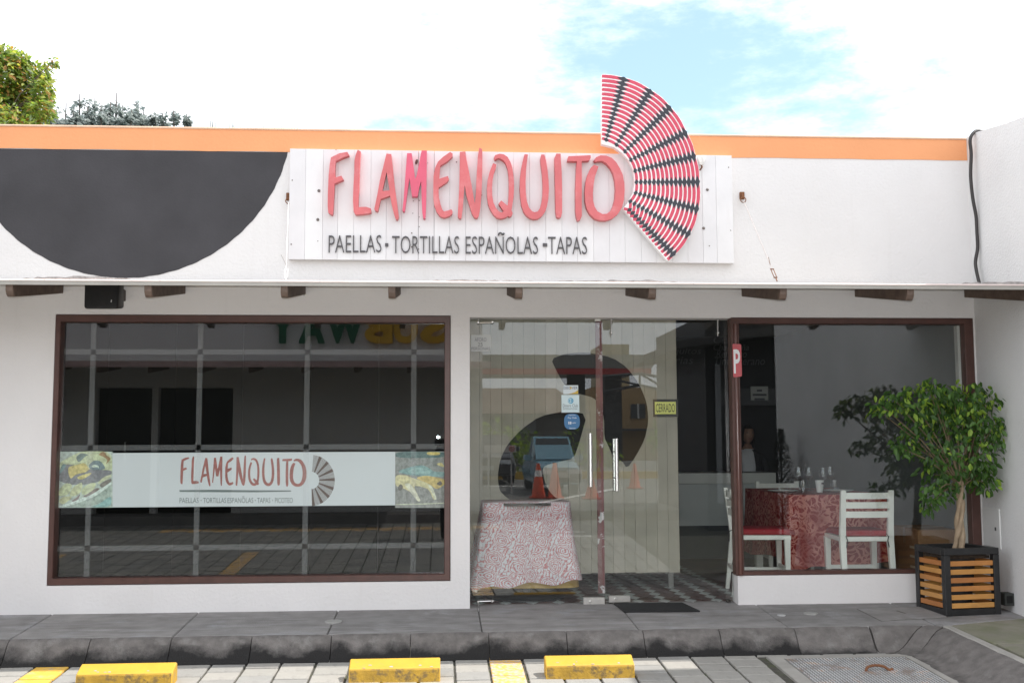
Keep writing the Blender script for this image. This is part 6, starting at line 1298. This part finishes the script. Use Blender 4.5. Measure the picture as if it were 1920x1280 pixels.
# vehicles, cones, no-parking board
def car(name, x, y, w, ln, h, col, lab, cat, pickup=False, bonnet=.62):
    """front faces +y (towards the shop)"""
    r = thing(name, (x, y, 0), lab, cat); pm_ = M(name + '_paint', col, 0.22, 0.05, 2); dk = M('tinted_glass', (0.02, 0.025, 0.03), 0.08); bk = M('black_trim', (0.012, 0.012, 0.013), 0.5)
    def loft(secs, nm, mt, par, **k):
        mb = MB(); n = len(secs[0]); vs = [v for s in secs for v in s]; fs = [(i * n + j, i * n + (j + 1) % n, (i + 1) * n + (j + 1) % n, (i + 1) * n + j) for i in range(len(secs) - 1) for j in range(n)]
        fs += [tuple(range(n)), tuple((len(secs) - 1) * n + j for j in range(n - 1, -1, -1))]; mb.add(vs, fs); return mb.build(nm, mt, par, **k)
    def sec(yy, hw, z0, z1, ch=.08): return [(x - hw, yy, z0 + .08), (x - hw + .06, yy, z0), (x + hw - .06, yy, z0), (x + hw, yy, z0 + .08), (x + hw + .02, yy, (z0 + z1) / 2), (x + hw - ch, yy, z1), (x - hw + ch, yy, z1), (x - hw - .02, yy, (z0 + z1) / 2)]
    hw = w / 2; hb = h * bonnet
    loft([sec(y, hw * .90, .30, hb * .86), sec(y - .12, hw * .96, .24, hb * .93), sec(y - ln * .12, hw, .22, hb), sec(y - ln * .30, hw, .22, hb * 1.05), sec(y - ln * .75, hw, .22, hb * 1.08), sec(y - ln, hw * .93, .3, hb * 1.02)], 'body', pm_, r, smooth=True)
    c0, c1 = (y - ln * .26, y - ln * (.62 if pickup else .86))
    def cs(yy, f, z): return [(x - hw * f, yy, hb * 1.02), (x + hw * f, yy, hb * 1.02), (x + hw * f * .84, yy + z[1], z[0]), (x - hw * f * .84, yy + z[1], z[0])]
    cab = loft([cs(c0, .96, (hb * 1.1, -.0)), cs(c0 - .55, .96, (h, -.05)), cs(c1 + .4, .96, (h, 0)), cs(c1, .92, (hb * 1.12, 0))], 'cabin', pm_, r)
    mb = MB(); mb.hexa([(x - hw * .88, c0 + .006, hb * 1.06), (x + hw * .88, c0 + .006, hb * 1.06), (x + hw * .88, c0 - .3, hb * 1.06), (x - hw * .88, c0 - .3, hb * 1.06), (x - hw * .72, c0 - .535, h * .965), (x + hw * .72, c0 - .535, h * .965), (x + hw * .72, c0 - .7, h * .965), (x - hw * .72, c0 - .7, h * .965)]); mb.build('windscreen', dk, cab)
    for s in (-1, 1):
        mb = MB(); mb.box(x + s * hw * .62 - .17, x + s * hw * .62 + .17, y - .05, y + .015, hb * .66, hb * .80); mb.build('headlight', M('headlight', (0.6, 0.62, 0.64), 0.1), r)
        mb = MB(); mb.bar((x + s * hw, y - ln * .3, hb * 1.12), (x + s * (hw + .16), y - ln * .29, hb * 1.16), .12, .12); mb.build('mirror', pm_, r)
        for yy in (y - ln * .18, y - ln * .80):
            mb = MB(); mb.lathe([(.2, 0), (.31, .02), (.32, .10), (.31, .18), (.2, .2)], (0, 0, 0), 18)
            for v in mb.v: v.x, v.y, v.z = x + s * (hw - .02) - s * v.z, yy + v.x, .32 + v.y
            wl = mb.build('wheel', bk, r)
            mb = MB(); mb.lathe([(.18, -.005), (.17, .0)], (0, 0, 0), 12)
            for v in mb.v: v.x, v.y, v.z = x + s * (hw - .015) - s * v.z, yy + v.x, .32 + v.y
            mb.build('rim', metal, wl)
    mb = MB(); mb.box(x - hw * .45, x + hw * .45, y - .02, y + .012, hb * .60, hb * .76); mb.build('grille', bk, r)
    mb = MB(); mb.box(x - hw * .92, x + hw * .92, y - .05, y + .03, .30, .48); mb.build('bumper', bk, r)
    mb = MB(); mb.box(x - .22, x + .22, y + .03, y + .036, .40, .52); mb.build('number_plate', M('plate_white', (0.5, 0.5, 0.48), 0.5), r); return r
car('car', PM(918, 870, -22.5).x - .1, -22.5, 1.72, 4.2, 1.38, (0.05, 0.045, 0.055), 'dark grey saloon car, mirrored in the left door panel', 'car')
car('pickup_truck', PM(1050, 870, -15.8).x, -15.8, 1.0 * 1.02, 4.6, 1.30, (0.16, 0.30, 0.38), 'pale blue pickup truck, mirrored in the door', 'pickup truck', True, .55)
for px, Y, hgt, lab in ((1010, -15.2, .72, 'orange traffic cone with white band, mirrored beside the table'), (1041, -15.0, .74, 'plain orange traffic cone under the pickup, mirrored'), (1110, -14.6, .42, 'short orange traffic cone mirrored below the left handle'), (1191, -19.5, .62, 'orange traffic cone farthest right, mirrored')):
    c = PM(px, 900, Y); r = thing('traffic_cone', (c.x, Y, 0), lab, 'traffic cone', 'traffic cones on the road')
    om = M('cone_orange', (0.75, 0.10, 0.03), 0.5); mb = MB(); mb.lathe([(.15, .03), (.035, hgt)], (c.x, Y, 0), 16); mb.build('cone_body', om, r, smooth=True); mb = MB(); mb.box(c.x - .18, c.x + .18, Y - .18, Y + .18, 0, .03); mb.build('base', om, r)
    if px == 1010: mb = MB(); mb.lathe([(.15 - .115 * .62 + .004, hgt * .62), (.15 - .115 * .80 + .004, hgt * .80)], (c.x, Y, 0), 16, cap=False); mb.build('white_band', M('cone_white', (0.8, 0.8, 0.78), 0.5), r)
a, b = PM(908, 848, -17), PM(968, 834, -17); r = thing('no_parking_board', ((a.x + b.x) / 2, -17, 0), 'pale board with red no parking ring, mirrored in the left door panel', 'sign')
mb = MB(); mb.box(a.x, b.x, -17.03, -17, a.z, b.z); mb.build('board', M('board_grey', (0.5, 0.48, 0.46), 0.6), r)
for x in (a.x + .1, b.x - .1): mb = MB(); mb.tube([(x, -17.05, 0), (x, -17.05, b.z)], .02, 6); mb.build('post', metal, r)
mb = MB(); c = Vector((PM(960, 841, -17).x, -16.99, (a.z + b.z) / 2)); mb.tube([c + Vector((.055 * math.cos(k * .524), 0, .055 * math.sin(k * .524))) for k in range(13)], .010, 5, cap=False); mb.bar(c + Vector((-.035, 0, .035)), c + Vector((.035, 0, -.035)), .014, .01, (0, 1, 0)); mb.build('red_ring', M('sign_red', (0.5, 0.04, 0.04), 0.5), r, kind='stuff')
# planting strip with hedge
mb = MB(); mb.box(-4, 9, -27.2, -26.9, -.02, .22); mb.build('yellow_kerb', M('kerb_yellow', (0.6, 0.38, 0.05), 0.7), kind='structure')
mb = MB(); rnd = random.Random(2)
tree_crown(mb, [(Vector((rnd.uniform(-4, 9), rnd.uniform(-30, -28), rnd.uniform(.3, 1.5))), .6) for _ in range(40)], 3500, .25, .06, rnd, [0, 1]); mb.build('hedge', [tl[2], tl[0]], at=(2, -29, .0), kind='stuff', normals=False, label='dark hedge behind the cars, mirrored in the door', cat='hedge')

# the photographer, mirrored at the right edge of the left window
gx, gy_ = .17, -8.52; G0 = gz(gy_)
ph = thing('person', (gx, gy_, G0), 'photographer in dark clothes holding a camera to the face, mirrored in the window edge', 'person')
J = [((gx, gy_, G0 + .86), (.15, .11)), ((gx, gy_, G0 + 1.02), (.125, .09)), ((gx, gy_ + .01, G0 + 1.2), (.15, .10)), ((gx, gy_, G0 + 1.33), (.12, .08)), ((gx, gy_ + .01, G0 + 1.41), (.05, .05)), ((gx, gy_ + .03, G0 + 1.46), (.05, .05)),
     ((gx - .17, gy_ + .01, G0 + 1.31), (.055, .055)), ((gx - .26, gy_ + .08, G0 + 1.10), (.045, .045)), ((gx - .20, gy_ + .30, G0 + 1.37), (.032, .032)), ((gx + .17, gy_ + .01, G0 + 1.31), (.055, .055)), ((gx + .22, gy_ + .12, G0 + 1.10), (.045, .045)), ((gx - .02, gy_ + .28, G0 + 1.36), (.032, .032)),
     ((gx - .09, gy_, G0 + .80), (.085, .085)), ((gx - .12, gy_ + .03, G0 + .45), (.06, .06)), ((gx - .13, gy_ - .02, G0 + .08), (.04, .045)), ((gx - .13, gy_ + .12, G0 + .04), (.035, .03)), ((gx + .09, gy_, G0 + .80), (.085, .085)), ((gx + .10, gy_ + .02, G0 + .45), (.06, .06)), ((gx + .11, gy_ - .04, G0 + .08), (.04, .045)), ((gx + .11, gy_ + .10, G0 + .04), (.035, .03))]
B_ = [(0, 1), (1, 2), (2, 3), (3, 4), (4, 5), (3, 6), (6, 7), (7, 8), (3, 9), (9, 10), (10, 11), (0, 12), (12, 13), (13, 14), (14, 15), (0, 16), (16, 17), (17, 18), (18, 19)]
bo = skin_body('body', J, B_, 0, [M('dark_jacket', (0, 0, 0)), skinm], ph); paint(bo, lambda c: 1 if c.z > G0 + 1.40 else 0)
head(ph, (gx, gy_ + .05, G0 + 1.55), 1.0, 1)
hand(ph, (gx - .20, gy_ + .31, G0 + 1.375), (.6, .5, .1), (0, 0, 1), .9); hand(ph, (gx - .02, gy_ + .29, G0 + 1.365), (-.5, .6, .1), (0, 0, 1), .9)
fl_ = bpy.data.lights.new('flash', 'SPOT'); fl_.energy = 370; fl_.spot_size = math.radians(75); fl_.spot_blend = 0.7; fl_.shadow_soft_size = 0.012
fo = bpy.data.objects.new('flash_lamp', fl_); COL.objects.link(fo); fo.location = (-.035, -8.06, 1.25); fo.rotation_euler = D_.to_track_quat('-Z', 'Y').to_euler()
cm = thing('camera', (-.02, -8.06, 1.13), 'black camera with lit flash held by the photographer, mirrored in the window edge', 'camera')
mb = MB(); mb.box(-.09, .05, -8.16, -8.10, 1.13, 1.23); mb.build('camera_body', M('black_trim', (0, 0, 0)), cm, bevel=.008); mb = MB(); mb.lathe([(.036, 0), (.038, .03), (.034, .065)], (0, 0, 0), 18, cap=False)
for v in mb.v: v.x, v.y, v.z = v.x, -8.10 + v.z, 1.1807 + v.y
mb.build('lens', M('black_trim', (0, 0, 0)), cm, smooth=True)
mb = MB(); mb.box(-.055, -.01, -8.13, -8.095, 1.237, 1.262); mb.build('flash', M('flash_light', (1, 1, 1), 0.3, emit=((1, 1, 1), 30)), cm)
